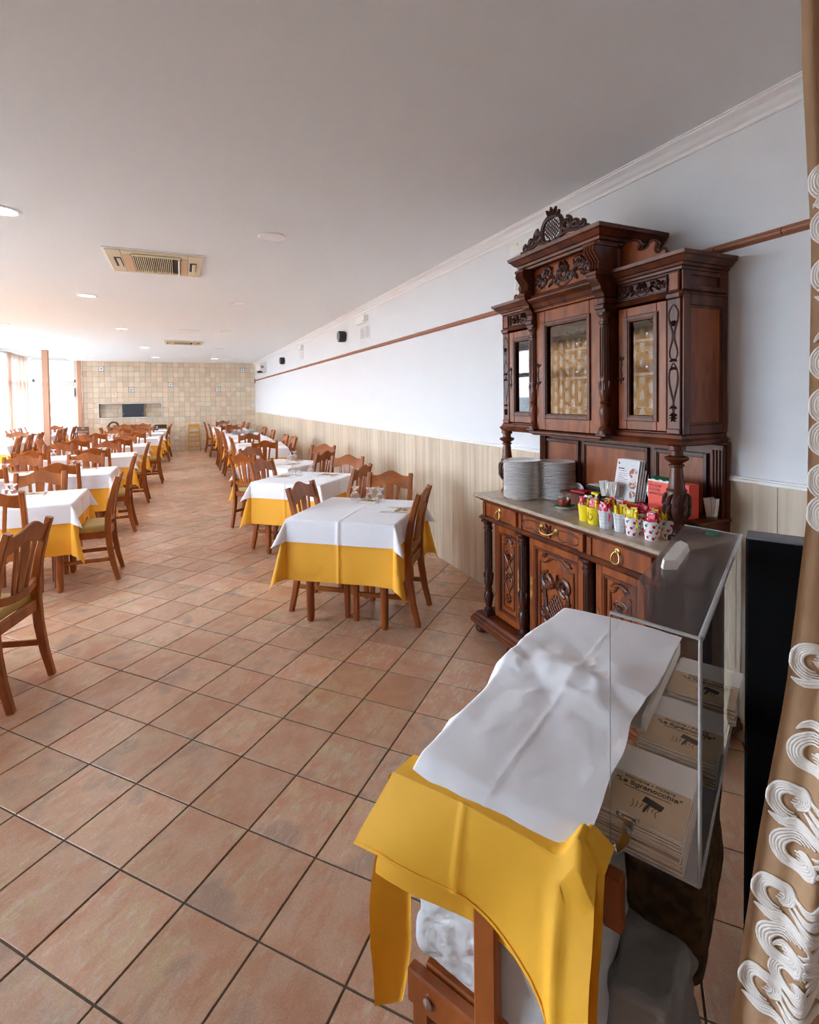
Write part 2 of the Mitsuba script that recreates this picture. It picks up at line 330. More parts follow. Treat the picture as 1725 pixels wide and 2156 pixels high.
# back wall with its niche
NX0, NX1, NZ0, NZ1 = -2.285, -.594, 1.10, 1.512
bw = [bx(-2.70, W, D, D + .25, -.1, NZ0), bx(-2.70, W, D, D + .25, NZ1, ZC + .1), bx(-2.70, NX0, D, D + .25, NZ0, NZ1), bx(NX1, W, D, D + .25, NZ0, NZ1), bx(NX0, NX1, D + .22, D + .25, NZ0, NZ1)]
struct('wall_back', shp(cat(bw), 'm_wgrout', False), label='back wall covered with cream and peach tiles')
DEC = {(-2.236, 2.577), (-1.465, 1.94), (-.352, 2.079), (1.074, 1.898), (1.879, 2.531)}
TW, TH = .1565, .1575
wt = []
for i in range(32):
    for j in range(-1, 17):
        x1, z1 = 2.28 - .013 - i * TW + .003, 2.652 - j * TH
        x0, z0 = x1 - TW, z1 - TH
        q = sbox(max(x0 + .003, -2.69), max(z0 + .003, .002), min(x1 - .003, W - .004), min(z1 - .003, ZC - .002))
        if q.is_empty or q.bounds[2] - q.bounds[0] < .02 or q.bounds[3] - q.bounds[1] < .02: continue
        q = q.difference(sbox(NX0 - .035, NZ0 - .045, NX1 + .04, NZ1 + .035))
        if q.area < 2e-4 or q.geom_type != 'Polygon': continue
        dec = any(x0 < a < x1 and z0 < b < z1 for a, b in DEC)
        x0, z0, x1, z1 = q.bounds
        m = bx(x0, x1, D - .006 - nrg.uniform(0, .001), D + .01, z0, z1, .002) if abs(q.area - (x1 - x0) * (z1 - z0)) < 1e-6 else rotm(mv(ext(q, .016), 0, 0, -.0), math.pi / 2, (1, 0, 0)).apply_translation((0, D + .01, 0))
        wt.append((z1 < .95 and x0 < 2.3 and not (-.3 < x0 < .6), -z1, m, dec, (x0 + x1) / 2, (z0 + z1) / 2))
wt.sort(key=lambda t: (not t[3], t[0], t[1]))
for t in wt[:290]:
    k = part('wall_back', 'tile', shp(t[2], 'm_plast' if t[3] else 'm_wtile', False), label='white tile with a small dark star' if t[3] else None)
    if t[3]:
        x, z = t[4], t[5]
        dots = [bx(x - .003 - .02 * a, x + .003 + .02 * a, D - .0085, D - .005, z - .003 - .02 * (1 - a), z + .003 + .02 * (1 - a)) for a in (0, 1)]
        fr = [bx(x - .07, x + .07, D - .0075, D - .005, z + s * .066 - .004, z + s * .066 + .004) for s in (-1, 1)] + [bx(x + s * .066 - .004, x + s * .066 + .004, D - .0075, D - .005, z - .07, z + .07) for s in (-1, 1)]
        part(k, 'star', shp(cat(dots + [rotm(bx(x - .014, x + .014, D - .0085, D - .005, z - .014, z + .014), .785, (0, 1, 0), (x, D, z))] + fr), 'm_ink', False))
part('wall_back', 'other_tiles', shp(cat([t[2] for t in wt[290:]]), 'm_wtile', False), label='cream wall tiles lower down', kind='stuff')
ed = []
for k in range(int((NX1 - NX0 + .07) / .08)):
    for z in (NZ1 + .016, NZ0 - .022):
        x = NX0 - .03 + k * .08; ed.append(bx(x, x + .075, D - .008, D + .01, z - .014, z + .014, .002))
for k in range(6):
    for x in (NX0 - .017, NX1 + .02): z = NZ0 + k * .07; ed.append(bx(x - .014, x + .014, D - .008, D + .01, z, z + .065, .002))
for e_ in ed: part('wall_back', 'edging_tile', shp(e_, 'm_plast', False))
for i in range(11):
    for j in range(3):
        x, z = NX0 + .005 + i * .154, NZ0 + .002 + j * .137
        part('wall_back', 'niche_tile', shp(bx(x, min(x + .15, NX1), D + .205, D + .225, z, z + .133, .002), 'm_wtile', False))
k = thing('niche_panel', 'dark blue-grey panel standing in the niche of the tiled back wall', 'panel')
part(k, 'board', shp(bx(-1.673, -1.094, D + .05, D + .075, 1.104, 1.498, .004), 'm_nichep' if mat('m_nichep', pr((0.035, 0.04, 0.055), 0.4)) else '', False))
part(k, 'bolt', shp(lathe([(0, 0), (.012, 0), (.012, .006), (0, .008)], 10).apply_transform(trimesh.transformations.rotation_matrix(math.pi / 2, (1, 0, 0))).apply_translation((-1.64, D + .05, 1.21)), 'm_steel'))
part(k, 'bolt', shp(lathe([(0, 0), (.012, 0), (.012, .006), (0, .008)], 10).apply_transform(trimesh.transformations.rotation_matrix(math.pi / 2, (1, 0, 0))).apply_translation((-1.13, D + .05, 1.21)), 'm_steel'))
solo('wooden_pilaster', 'salmon-brown timber pilaster between the corner window and the tiled wall', 'post', shp(bx(-2.81, -2.70, D - .09, D - .001, 0, ZC, .006), 'm_post', False))
solo('wooden_column', 'slender square timber column standing among the tables by the windows', 'column', shp(bx(-2.968, -2.842, 14.33, 14.46, 0, ZC, .008), 'm_post', False))
# window walls
struct('wall_left', shp(cat([bx(XL - .2, XL, YB - .2, D + .2, -.1, .42), bx(XL - .2, XL, YB - .2, D + .2, 2.84, 3.1), bx(XL - .2, XL, YB - .2, 2.3, .4, 2.9)]), 'm_white', False), label='white window wall')
struct('wall_front', shp(bx(XL - .2, W + .2, YB - .2, YB, -.1, 3.1), 'm_front' if mat('m_front', pr((0.34, 0.31, 0.29), 0.7)) else '', False))
struct('wall_corner', shp(cat([bx(XL - .2, -3.92, D, D + .2, -.1, 3.1), bx(-4, -2.7, D, D + .2, 2.88, 3.1)]), 'm_white', False))
wn = 0
def window(parts_y, key_label):
    """One bay of the left window wall, from y0 to y1: frame, transom, two panes."""
    global wn
    y0, y1 = parts_y; wn += 1; k = f'window_{wn}'
    tag(k, key_label, None, None, 'structure')
    fr = [bx(XL - .12, XL + .02, y0, y0 + .06, .42, 2.84, .004), bx(XL - .12, XL + .02, y1 - .06, y1, .42, 2.84, .004)]
    fr += [bx(XL - .12, XL + .02, y0 + .06, y1 - .06, a, b, .004) for a, b in ((.42, .5), (2.08, 2.18), (2.76, 2.84))]
    part(k, 'frame', shp(cat(fr), 'm_wframe', False))
    for a, b in ((.5, 2.08), (2.18, 2.76)):
        part(k, 'pane', shp(TM([(XL - .05, y0 + .05, a), (XL - .05, y1 - .05, a), (XL - .05, y1 - .05, b), (XL - .05, y0 + .05, b)], [[0, 1, 2], [0, 2, 3]]), 'm_pane', False))
for q in range(8): window((2.3 + q * 1.937, 2.3 + (q + 1) * 1.937), f'tall white-framed window in the left wall, bay {q + 1} from the front')
k = f'window_{wn + 1}'; tag(k, 'tall white-framed glazed door at the far left corner', None, None, 'structure')
part(k, 'frame', shp(cat([bx(-3.92, -3.84, D, D + .08, 0, 2.88, .004), bx(-2.9, -2.81, D, D + .08, 0, 2.88, .004)] + [bx(-3.84, -2.9, D, D + .08, a, b, .004) for a, b in ((0, .5), (2.06, 2.2), (2.80, 2.88))]), 'm_wframe', False))
part(k, 'handle', shp(bx(-2.895, -2.87, D - .03, D, 1.75, 2.0, .006), 'm_black', False))
part(k, 'hinge', shp(bx(-3.91, -3.86, D - .02, D, 2.18, 2.26, .006), 'm_black', False))
part(k, 'hinge', shp(bx(-2.89, -2.86, D - .02, D, 2.17, 2.25, .006), 'm_black', False))
for a, b in ((.5, 2.06), (2.2, 2.8)):
    part(k, 'pane', shp(TM([(-3.84, D + .04, a), (-2.9, D + .04, a), (-2.9, D + .04, b), (-3.84, D + .04, b)], [[0, 1, 2], [0, 2, 3]]), 'm_pane', False))
def pleats(p0, p1, z0, z1, amp, per, nz=10, n=None, flare=0.0, seed=0):
    p0, p1 = np.array(p0, float), np.array(p1, float); L = np.linalg.norm(p1 - p0); t = (p1 - p0) / L; nn = np.array([-t[1], t[0]])
    n = n or int(L / per * 8); V = []; r = np.random.default_rng(seed); ph = np.cumsum(r.uniform(.7, 1.3, n + 1)) * 2 * np.pi / 8
    for k in range(nz + 1):
        f = k / nz; z = z1 + (z0 - z1) * f
        for i in range(n + 1):
            s = L * i / n; q = p0 + t * s + nn * amp * (.6 + .4 * f) * math.sin(ph[i] + .25 * math.sin(3 * f + i * .1)); V.append((*q, z))
    F = []
    for k in range(nz):
        for i in range(n):
            a = k * (n + 1) + i; F += [[a, a + 1, a + n + 2], [a, a + n + 2, a + n + 1]]
    return TM(V, F)
solo('sheer_curtain', 'pale orange sheer curtain hanging in the far left corner by the glazed door', 'curtain', shp(pleats((XL + .1, 15.62), (XL + .1, 17.25), .06, 2.86, .03, .075, seed=3), 'm_sheer', True))
solo('sheer_curtain', 'short pale net curtain across the lower glazed door panel', 'curtain', shp(pleats((-3.84, D - .03), (-2.9, D - .03), .1, .92, .012, .08, seed=5), 'm_net', True))
for i, (a, b) in enumerate(((6.0, 7.75), (8.05, 9.9))):
    solo('lace_curtain', f'tan lace-patterned curtain drawn across the left windows, {ordinal(i)} from the front', 'curtain', shp(pleats((XL + .12, a), (XL + .12, b), .06, 2.80, .04, .14, seed=i), 'm_lacecurt', True))
for i, (a, b) in enumerate(((10.9, 11.5), (12.9, 14.0), (14.1, 15.5))):
    solo('sheer_curtain', f'pale sheer curtain gathered between left windows, {ordinal(i)} before the corner', 'curtain', shp(pleats((XL + .12, a), (XL + .12, b), .06, 2.80, .04, .10, seed=20 + i), 'm_net', True))
solo('curtain_rail', 'thin dark curtain rail above the far corner curtain', 'rail', shp(cat([tube([(XL + .1, 15.2, 2.88), (XL + .1, 17.5, 2.88)], .012, 8)]), 'm_steel'))

# ------------------------------------------------------------------ ceiling lights and units
def disc(r, z0, z1, n=32): return lathe([(0, z0), (r, z0), (r, z1), (0, z1)], n)
ring_s = shp(lathe([(.088, -.001), (.104, -.001), (.104, -.005), (.090, -.008), (.086, -.004)], 36), 'm_white', 40)
cover_s = shp(disc(.0885, -.004, -.001), 'm_white', 30)
def downlight(x, y, on, label, z=None, warm=1.0):
    z = ZC if z is None else z
    k = thing('ceiling_light', label, 'ceiling light')
    part(k, 'rim', ring_s, PM(x, y, z))
    if on: part(k, 'diffuser', {**shp(disc(.0885, -.004, -.001).apply_translation((x, y, z)), 'm_lamp', 30), 'emitter': {'type': 'area', 'radiance': rgb(14, 13.6 * (.5 + .5 * warm), 13 * warm)}})
    else: part(k, 'cover', cover_s, PM(x, y, z))
for i, (x, y) in enumerate(((-1.03, 4.07), (-.975, 6.92), (-.895, 9.82), (-.74, 13.05), (-.642, 15.86))):
    downlight(x, y, True, f'lit round ceiling light, {ordinal(i)} from the front of the middle line', warm=.75 if i == 2 else 1.05)
for i, (x, y) in enumerate(((.654, 3.97), (.696, 6.8), (.737, 9.63), (.834, 12.88))):
    downlight(x, y, False, f'unlit round ceiling light, {ordinal(i)} from the front beside the right wall')
downlight(.901, 15.9, True, 'lit round ceiling light nearest the split air conditioner')
for i, (x, y) in enumerate(((-2.52, 9.85), (-2.379, 13.1))): downlight(x, y, False, f'unlit round ceiling light, {ordinal(i)} from the front of the window side line')
downlight(-2.285, 15.93, True, 'lit round ceiling light nearest the timber pilaster')
def cassette(x0, x1, y0, y1, label):
    k = thing('ceiling_cassette', label, 'air conditioner')
    z = ZC; cx0, cx1 = x0 + .19, x1 - .175
    fr = [bx(x0, cx0 - .07, y0, y1, z - .022, z, .006), bx(cx1 + .06, x1, y0, y1, z - .022, z, .006), bx(cx0 - .07, cx1 + .06, y0, y0 + .12, z - .022, z, .005), bx(cx0 - .07, cx1 + .06, y1 - .05, y1, z - .022, z, .005)]
    part(k, 'frame', shp(cat(fr), 'm_cream', False))
    part(k, 'outer_rim', shp(cat([bx(x0 - .012, x0, y0 - .01, y1 + .01, z - .012, z), bx(x1, x1 + .012, y0 - .01, y1 + .01, z - .012, z), bx(x0, x1, y0 - .012, y0, z - .012, z), bx(x0, x1, y1, y1 + .012, z - .012, z)]), 'm_plast', False))
    part(k, 'grille_back', shp(bx(cx0 - .07, cx1 + .06, y0 + .1, y1 - .04, z - .006, z - .001), 'm_dark', False))
    for a, b in ((cx0 - .07, cx0), (cx1, cx1 + .06)): part(k, 'side_panel', shp(bx(a, b, y0 + .12, y1 - .05, z - .024, z - .003, .003), 'm_tanpl', False))
    n = 24
    for i in range(n):
        x = cx0 + (cx1 - cx0 - .1 * (i >= n)) * (i + .5) / n
        if not (n - 5 < i < n - 1): part(k, 'slat', shp(bx(x - .0035, x + .0035, y0 + .14, y1 - .06, z - .024, z - .010), 'm_cream', False))
    part(k, 'flap', shp(bx(cx0, cx1, y0 + .05, y0 + .10, z - .034, z - .022, .003), 'm_cream', False))
    part(k, 'flap_slot', shp(bx(cx0 - .01, cx1 + .01, y0 + .10, y0 + .125, z - .0245, z - .02), 'm_dark', False))
    for a in (x0 + .05, x1 - .10):
        part(k, 'louvre', shp(bx(a, a + .055, y0 + .22, y1 - .22, z - .024, z - .015), 'm_dark', False))
        part(k, 'vane', shp(bx(a + .02, a + .05, y0 + .24, y1 - .24, z - .030, z - .023, .003), 'm_cream', False))
    part(k, 'clip', shp(bx(cx1 - .02, cx1 - .005, y0 + .12, y1 - .05, z - .034, z - .022, .003), 'm_plast', False))
cassette(-.546, .194, 4.70, 5.45, 'cream cassette air conditioner in the ceiling, the large near one')
cassette(-.30, .43, 11.34, 12.05, 'cream cassette air conditioner in the ceiling, the small far one')
solo('ceiling_hatch', 'faint square white hatch panel in the ceiling before the far cassette', 'hatch', shp(bx(-.02, .34, 9.6, 9.98, ZC - .004, ZC + .01, .002), 'm_plast', False))

# ------------------------------------------------------------------ fittings on the right wall
def wallbox(y0, y1, z0, z1, d, b=.008): return bx(W - d, W + .003, y0, y1, z0, z1, b)
ac = thing('split_air_conditioner', 'white split air conditioner high on the right wall by the far corner', 'air conditioner')
pts = [(W, 2.38), (W - .10, 2.38), (W - .19, 2.44), (W - .205, 2.52), (W - .20, 2.63), (W - .17, 2.66), (W, 2.66)]
part(ac, 'body', shp(loft([[(x, y, z) for x, z in pts] for y in (15.2, 16.05)]), 'm_plast', False))
part(ac, 'outlet', shp(hull([(W - .11, y, 2.377) for y in (15.24, 16.0)] + [(W - .187, y, 2.434) for y in (15.24, 16.0)] + [(W - .10, y, 2.385) for y in (15.24, 16.0)]), 'm_black', False))
part(ac, 'flap', shp(bx(W - .2, W - .12, 15.25, 16.0, 2.355, 2.363, .003), 'm_plast', False))
for i, s in enumerate((.0, .03, .06, .09)): part(ac, 'logo_mark', shp(bx(W - .14 + s * .6 - .02, W - .125 + s * .6 - .02, 15.196, 15.2, 2.50, 2.58 - .02 * (i % 2)), 'm_grey', False))
def oval_speaker(y, label):
    k = thing('wall_speaker', label, 'speaker'); a = np.arange(28) * 2 * np.pi / 28
    def ringf(sc, d): return [(W - d, y + .085 * sc * np.sign(math.cos(t)) * abs(math.cos(t)) ** .95, 2.515 + .083 * sc * np.sign(math.sin(t)) * abs(math.sin(t)) ** .9 - .006 * math.sin(t) ** 2) for t in a]
    part(k, 'housing', shp(loft([ringf(.9, 0), ringf(1, .03), ringf(1, .09), ringf(.93, .105)]), 'm_black', 40))
    part(k, 'grille', shp(loft([ringf(.88, .104), ringf(.8, .112), ringf(.4, .115)]), 'm_grey', 40))
    part(k, 'badge', shp(bx(W - .116, W - .112, y - .03, y - .01, 2.445, 2.455), 'm_plast', False))
oval_speaker(7.43, 'black oval loudspeaker on the white wall, nearer of the two')
oval_speaker(12.42, 'black oval loudspeaker on the white wall, further of the two')
def vent(y0, y1, z0, z1, label):
    k = thing('wall_vent', label, 'vent')
    part(k, 'backing', shp(wallbox(y0 + .01, y1 - .01, z0 + .01, z1 - .01, .004, 0), 'm_grey', False))
    part(k, 'frame', shp(cat([wallbox(y0, y0 + .02, z0, z1, .012, .003), wallbox(y1 - .02, y1, z0, z1, .012, .003), wallbox((y0 + y1) / 2 - .01, (y0 + y1) / 2 + .01, z0, z1, .012, .003), wallbox(y0, y1, z0, z0 + .02, .012, .003), wallbox(y0, y1, z1 - .02, z1, .012, .003)]), 'm_white', False))
    n = 13
    for i in range(n):
        z = z0 + .02 + (z1 - z0 - .04) * (i + .5) / n
        part(k, 'slat', shp(bx(W - .011, W, y0 + .015, y1 - .015, z - .004, z + .003), 'm_white', False))
vent(6.31, 6.71, 2.355, 2.56, 'white louvred wall vent right of the nearer oval loudspeaker')
vent(10.29, 10.66, 2.385, 2.57, 'white louvred wall vent right of the further oval loudspeaker')
vent(2.72, 3.13, 2.33, 2.52, 'white louvred wall vent half hidden by the sideboard pediment')
for y0, y1, lab in ((6.38, 6.76, 'pale emergency light box above the vent by the nearer loudspeaker'), (10.28, 10.68, 'pale emergency light box above the vent by the further loudspeaker'), (2.84, 3.14, 'pale emergency light box with a green lamp beside the sideboard top')):
    k = thing('emergency_light', lab, 'emergency light')
    part(k, 'body', shp(wallbox(y0 + .06, y1, 2.585, 2.68, .05), 'm_plast', False))
    part(k, 'cover', shp(wallbox(y0, y0 + .10, 2.60, 2.68, .062), 'm_plast', False))
    if y0 < 3: part(k, 'indicator', shp(bx(W - .056, W - .049, 3.03, 3.045, 2.655, 2.668, .002), 'm_led' if mat('m_led', pr((.3, .8, .02), .3)) else '', False))
k = thing('wall_socket', 'white socket plate low on the tiled back wall', 'socket'); part(k, 'plate', shp(bx(-.26, -.10, D - .018, D - .002, .36, .46, .005), 'm_plast', False)); part(k, 'insert', shp(bx(-.22, -.14, D - .021, D - .016, .385, .435, .003), 'm_white', False))
k = thing('thermostat', 'small white control plate on the tiled wall by the right corner', 'control panel'); part(k, 'plate', shp(bx(2.13, 2.26, D - .03, D - .002, 1.37, 1.47, .006), 'm_plast', False))
for x in (2.16, 2.21): part(k, 'button', shp(bx(x, x + .02, D - .034, D - .028, 1.44, 1.452), 'm_black', False))
solo('wall_switch', 'small pale switch on the white wall under the air conditioner', 'switch', shp(wallbox(15.86, 15.96, 2.10, 2.19, .012, .003), 'm_plast', False))
k = thing('cable_duct', 'thin white vertical duct in the corner of tiled and white walls', 'duct'); part(k, 'strip', shp(bx(W - .022, W + .003, D - .035, D - .006, .02, ZC - .05, .004), 'm_plast', False)); part(k, 'clamp', shp(bx(W - .03, W, D - .05, D - .03, 2.15, 2.28, .004), 'm_dkwood', False))

# ------------------------------------------------------------------ dining chairs
def chair_proto():
    out = []
    def add(n, m, ma='m_chair', sm=30, lab=None): out.append((n, shp(m, ma, sm), lab))
    yz = np.array([(-.268, 0), (-.232, .15), (-.208, .30), (-.198, .45), (-.202, .56), (-.222, .70), (-.252, .82), (-.280, .912)])
    for i, s in enumerate((-1, 1)):
        add('rear_leg' + ('', '_001')[i], rail([(s * .187, y, z) for y, z in yz], .036, [.034, .042, .048, .050, .048, .044, .040, .038], .16))
        add('front_leg' + ('', '_001')[i], rail([(s * .184, .182, z) for z in (0, .2, .43)], [.034, .038, .042], [.034, .038, .042], .14))
        add('side_stretcher' + ('', '_001')[i], bx(s * .186 - .010, s * .186 + .010, -.222, .175, .175, .207, .004), 'm_chair', False)
        add('side_rail' + ('', '_001')[i], bx(s * .190 - .013, s * .190 + .013, -.19, .175, .385, .445, .004), 'm_chair', False)
    add('front_rail', bx(-.17, .17, .172, .198, .385, .445, .004), 'm_chair', False)
    add('rear_rail', bx(-.17, .17, -.212, -.188, .385, .445, .004), 'm_chair', False)
    # cushion
    R = []
    for z, o in ((.442, .0), (.470, .006), (.486, -.004), (.493, -.03), (.4955, -.10)):
        x, y0, y1 = .208 + o, -.178 - o * .4, .212 + o
        w0 = .188 + o; r = []
        for (cx, cy, a0) in ((x - .03, y1 - .03, 0), (-x + .03, y1 - .03, 90), (-w0 + .01, y0 + .01, 180), (w0 - .01, y0 + .01, 270)):
            rr = .03 if a0 < 180 else .01
            for q in range(4): t = math.radians(a0 + q * 30); r.append((cx + rr * math.cos(t), cy + rr * math.sin(t), z))
        R.append(r)
    add('seat', loft(R), 'm_seat', 50, 'olive yellow upholstered seat')
    # crest rail: arched yoke between the stiles
    n = 23; rings = []
    for i in range(n):
        x = -.174 + .348 * i / (n - 1); u = x / .174
        top = .880 + .052 * math.exp(-(u / .60) ** 2 * 1.35) + .012 * u * u * (abs(u) > .6) * (abs(u) - .6) / .4
        bot = .782 + .042 * math.exp(-(u / .66) ** 2 * 1.4)
        yb = -.240 + .1 * -(bot - .785) - .012 * (1 - u * u); yt = -.240 - .33 * (top - .785) - .012 * (1 - u * u); th = .011
        rings.append([(x, yb - th, bot + .003), (x, yb + th, bot), (x, yt + th, top - .004), (x, yt + th * .4, top), (x, yt - th * .6, top - .001), (x, yt - th, top - .005)])
    add('crest_rail', loft(rings), 'm_chair', 40)
    rings = []
    for i in range(13):
        x = -.172 + .344 * i / 12; u = x / .172; dz = -.022 * (1 - u * u); y = -.202 - .018 * (1 - u * u)
        rings.append([(x, y - .011, .535 + dz), (x, y + .011, .535 + dz), (x, y + .009, .578 + dz), (x, y - .013, .578 + dz)])
    add('lower_rail', loft(rings), 'm_chair', 40)
    for i, (xb, xt, wb, wt_) in enumerate(((-.056, -.082, .024, .026), (0, 0, .050, .072), (.056, .082, .024, .026))):
        P = [(xb + (xt - xb) * f, -.218 - .008 * math.sin(f * 3.1) - .040 * f ** 1.6, .548 + .285 * f) for f in (0, .25, .5, .75, 1)]
        add('slat' + ('', '_001', '_002')[i], rail(P, np.linspace(wb, wt_, 5), .012, .15), 'm_chair', 30)
    return out
CHAIR = chair_proto()
SEATS = []
def chair(x, y, face, label):
    """The chair whose back rail's foot stands near (x, y) and whose front looks along the angle face (degrees, 0 = +X)."""
    k = thing('dining_chair', label, 'chair')
    a = math.radians(face); M = PM(x + .236 * math.cos(a), y + .236 * math.sin(a), 0, face - 90 + rng.uniform(-1.5, 1.5))
    place(CHAIR, k, M); SEATS.append((M[:2, 3].copy(), np.linalg.inv(M)))

# ------------------------------------------------------------------ dining tables and cloths
def table_proto(a, b):
    out = [('tabletop', shp(bx(-a, a, -b, b, .718, .742, .004), 'm_chair', False), None)]
    for i, (sx, sy) in enumerate(((-1, -1), (1, -1), (1, 1), (-1, 1))):
        x, y = sx * (a - .105), sy * (b - .105)
        out.append(('leg' + ('', '_001', '_002', '_003')[i], shp(rail([(x, y, z) for z in (0, .012, .03, .4, .72)], [.030, .042, .047, .052, .058], [.030, .042, .047, .052, .058], .22), 'm_chair', 40), None))
    out.append(('apron', shp(bx(-a + .13, a - .13, -b + .11, -b + .132, .63, .718, .003), 'm_chair', False), None))
    out.append(('apron_001', shp(bx(-a + .13, a - .13, b - .132, b - .11, .63, .718, .003), 'm_chair', False), None))
    out.append(('apron_002', shp(bx(-a + .11, -a + .132, -b + .13, b - .13, .63, .718, .003), 'm_chair', False), None))
    out.append(('apron_003', shp(bx(a - .132, a - .11, -b + .13, b - .13, .63, .718, .003), 'm_chair', False), None))
    return out
def cloth(a, b, over, z, f0, f1, wob=.0, seed=0, crease=True, n=26, off=(0, 0)):
    """A square cloth lying on a table of half sizes a, b and hanging by over; f0, f1: how far the sides and the corners stand off."""
    def axis(h, o0, o1):
        r = [-h - o0 * (1 - i / n) for i in range(n)] + list(np.linspace(-h, h, n + 3)[:-1]) + [-.02, -.01, -.005, 0, .005, .01, .02] + [h + o1 * i / n for i in range(n + 1)]
        return np.array(sorted(set(np.round(r, 6))))
    S, Q = axis(a, over + off[0], over - off[0]), axis(b, over + off[1], over - off[1])
    s, t = np.meshgrid(S, Q, indexing='ij')
    p, q = np.maximum(abs(s) - a, 0), np.maximum(abs(t) - b, 0)
    r = np.hypot(p, q); phi = np.arctan2(q, p + 1e-12); R = .014
    sw = np.sin(2 * phi) ** 2
    f = f0 + (f1 - f0) * sw ** 1.3
    arc = np.minimum(r, R * 1.4); out = R * np.sin(arc / R * .95); drop = R * (1 - np.cos(arc / R * .95)); rr = np.maximum(r - R * 1.4, 0)
    out = out + rr * f; drop = drop + rr * np.sqrt(1 - f * f) * (1 - .14 * sw * (f1 < .4))
    ps = np.random.default_rng(seed).uniform(0, 6, 6)
    side = np.where(p > q, t * np.sign(s), s * np.sign(t) + 3)
    out = out + wob * np.minimum((r / .3) ** 2, 1.4) * (np.sin(9 * side + ps[0]) + .6 * np.sin(17 * side + ps[1])) * (1 - sw)
    # a fold beside each corner
    out = out + .25 * rr * np.maximum(0, np.sin(4 * phi + np.pi)) ** 2 * .35 * (f1 > .2)
    cs, cq = np.cos(phi), np.sin(phi)
    x = np.sign(s) * (np.minimum(abs(s), a) + out * cs); y = np.sign(t) * (np.minimum(abs(t), b) + out * cq); zz = z - drop
    if crease:
        zz = zz + (r < 1e-9) * .004 * (np.exp(-(s / .008) ** 2) + np.exp(-(t / .008) ** 2))
        g = .007 * (r > 0) * np.exp(-((np.where(p > q, t, s)) / .010) ** 2); x = x + np.sign(s) * g * (p > q); y = y + np.sign(t) * g * (q >= p)
    V = np.stack([x, y, zz], -1).reshape(-1, 3); m, k = s.shape; F = []
    I = np.arange(m * k).reshape(m, k)
    qd = np.stack([I[:-1, :-1], I[1:, :-1], I[1:, 1:], I[:-1, 1:]], -1).reshape(-1, 4)
    return TM(V, np.vstack([qd[:, [0, 1, 2]], qd[:, [0, 2, 3]]]))
TABLES, CL = {}, {}
def on_seats(m, M):
    """A cloth that comes down on the seat of a chair pushed under the table stays on it."""
    v = trimesh.transform_points(m.vertices, M); c = M[:2, 3]
    for p, inv in SEATS:
        if np.linalg.norm(p - c) > 1.5: continue
        q = trimesh.transform_points(v, inv)
        low = (abs(q[:, 0]) < .222) & (q[:, 1] > -.20) & (q[:, 1] < .235) & (v[:, 2] < .506)
        v[low, 2] = .5045 + .01 * (v[low, 2] - .4)
    return TM(v, m.faces)
def table(x, y, deg, a, b, label, where, seed=0, yo=.42, wo=.165):
    """A table with its two cloths; where is how the labels of what lies on it call it."""
    key = (a, b)
    if key not in TABLES: TABLES[key] = table_proto(a, b)
    M = PM(x, y, 0, deg)
    place(TABLES[key], thing('dining_table', label, 'table'), M)
    solo('yellow_tablecloth', f'golden yellow cloth hanging over {where}, under the white overlay', 'tablecloth', shp(on_seats(cloth(a, b, yo, .7455, .03, .23, .006, seed), M), 'm_yellow', True))
    solo('white_overlay', f'white overlay cloth spread on {where}', 'tablecloth', shp(xf(cloth(a + .005, b + .005, wo, .7495, .06, .5, .004, seed + 30), M), 'm_linen', True))

# glasses, cutlery, paper sleeves
gp = [(.0305, 0), (.036, .012), (.0388, .028), (.036, .045), (.026, .058), (.012, .067), (.0075, .073), (.0075, .078), (.012, .085), (.022, .0945), (.034, .1025), (.0365, .1045), (.0365, .1065), (.020, .1040), (.0, .1035)]
gi = [(.0, .0625), (.008, .0625), (.024, .056), (.0348, .0445), (.0373, .028), (.0348, .012), (.0293, 0)]
GLASS = shp(lathe(gp + [], 20), 'm_glass', True)
def glass_mesh(n):
    prof = [(r, z) for r, z in gi] + [(r, z) for r, z in gp]
    a = np.arange(n) * 2 * np.pi / n
    return loft([[(max(r, 2e-4) * math.cos(t), max(r, 2e-4) * math.sin(t), z) for t in a] for r, z in prof])
GLASS = shp(glass_mesh(24), 'm_glass', 40); GLASS_S = shp(glass_mesh(12), 'm_glass', 40)
def glass(x, y, z, label, group=None, s=None): solo('wine_glass', label, 'glass', s or GLASS, PM(x, y, z), group)
def fork_mesh():
    P = [sbox(-.0035, 0, .0035, .10), Polygon([(-.0035, .10), (.0035, .10), (.011, .135), (.011, .15), (-.011, .15), (-.011, .135)])] + [sbox(-.011 + i * .0066, .149, -.011 + i * .0066 + .0026, .19) for i in range(4)]
    from shapely import union_all
    m = ext(union_all(P), .0018).subdivide().subdivide(); v = m.vertices.copy(); v[:, 2] += .004 * np.sin(np.clip((v[:, 1] - .09) / .1, 0, 1) * np.pi) ; m.vertices = v; return m
FORK = shp(fork_mesh(), 'm_steel', 30)
KNIFE = shp(cat([bx(-.005, .005, 0, .09, 0, .004, .0015), ext(Polygon([(-.004, .09), (.004, .09), (.009, .12), (.008, .20), (.002, .215), (-.004, .19)]), .0016)]), 'm_steel', False)
def bag_parts(w=.165, l=.225, th=.003, text=False):
    out = [('sheet', shp(bx(0, w, 0, l, 0, th, .001), 'm_paper', False), None), ('kraft_front', shp(bx(.0012, w - .0012, .0012, l * .56, th - .0004, th + .0006, .0004), 'm_kraft', False), 'brown kraft front')]
    return out
def text(s, h, x, y, z, d=.0006, bold=False, centre=True):
    m = meshkit.text_mesh(s, h, d, bold)
    if centre: m.apply_translation((-(m.bounds[0][0] + m.bounds[1][0]) / 2, 0, 0))
    m.apply_translation((x, y, z)); return m
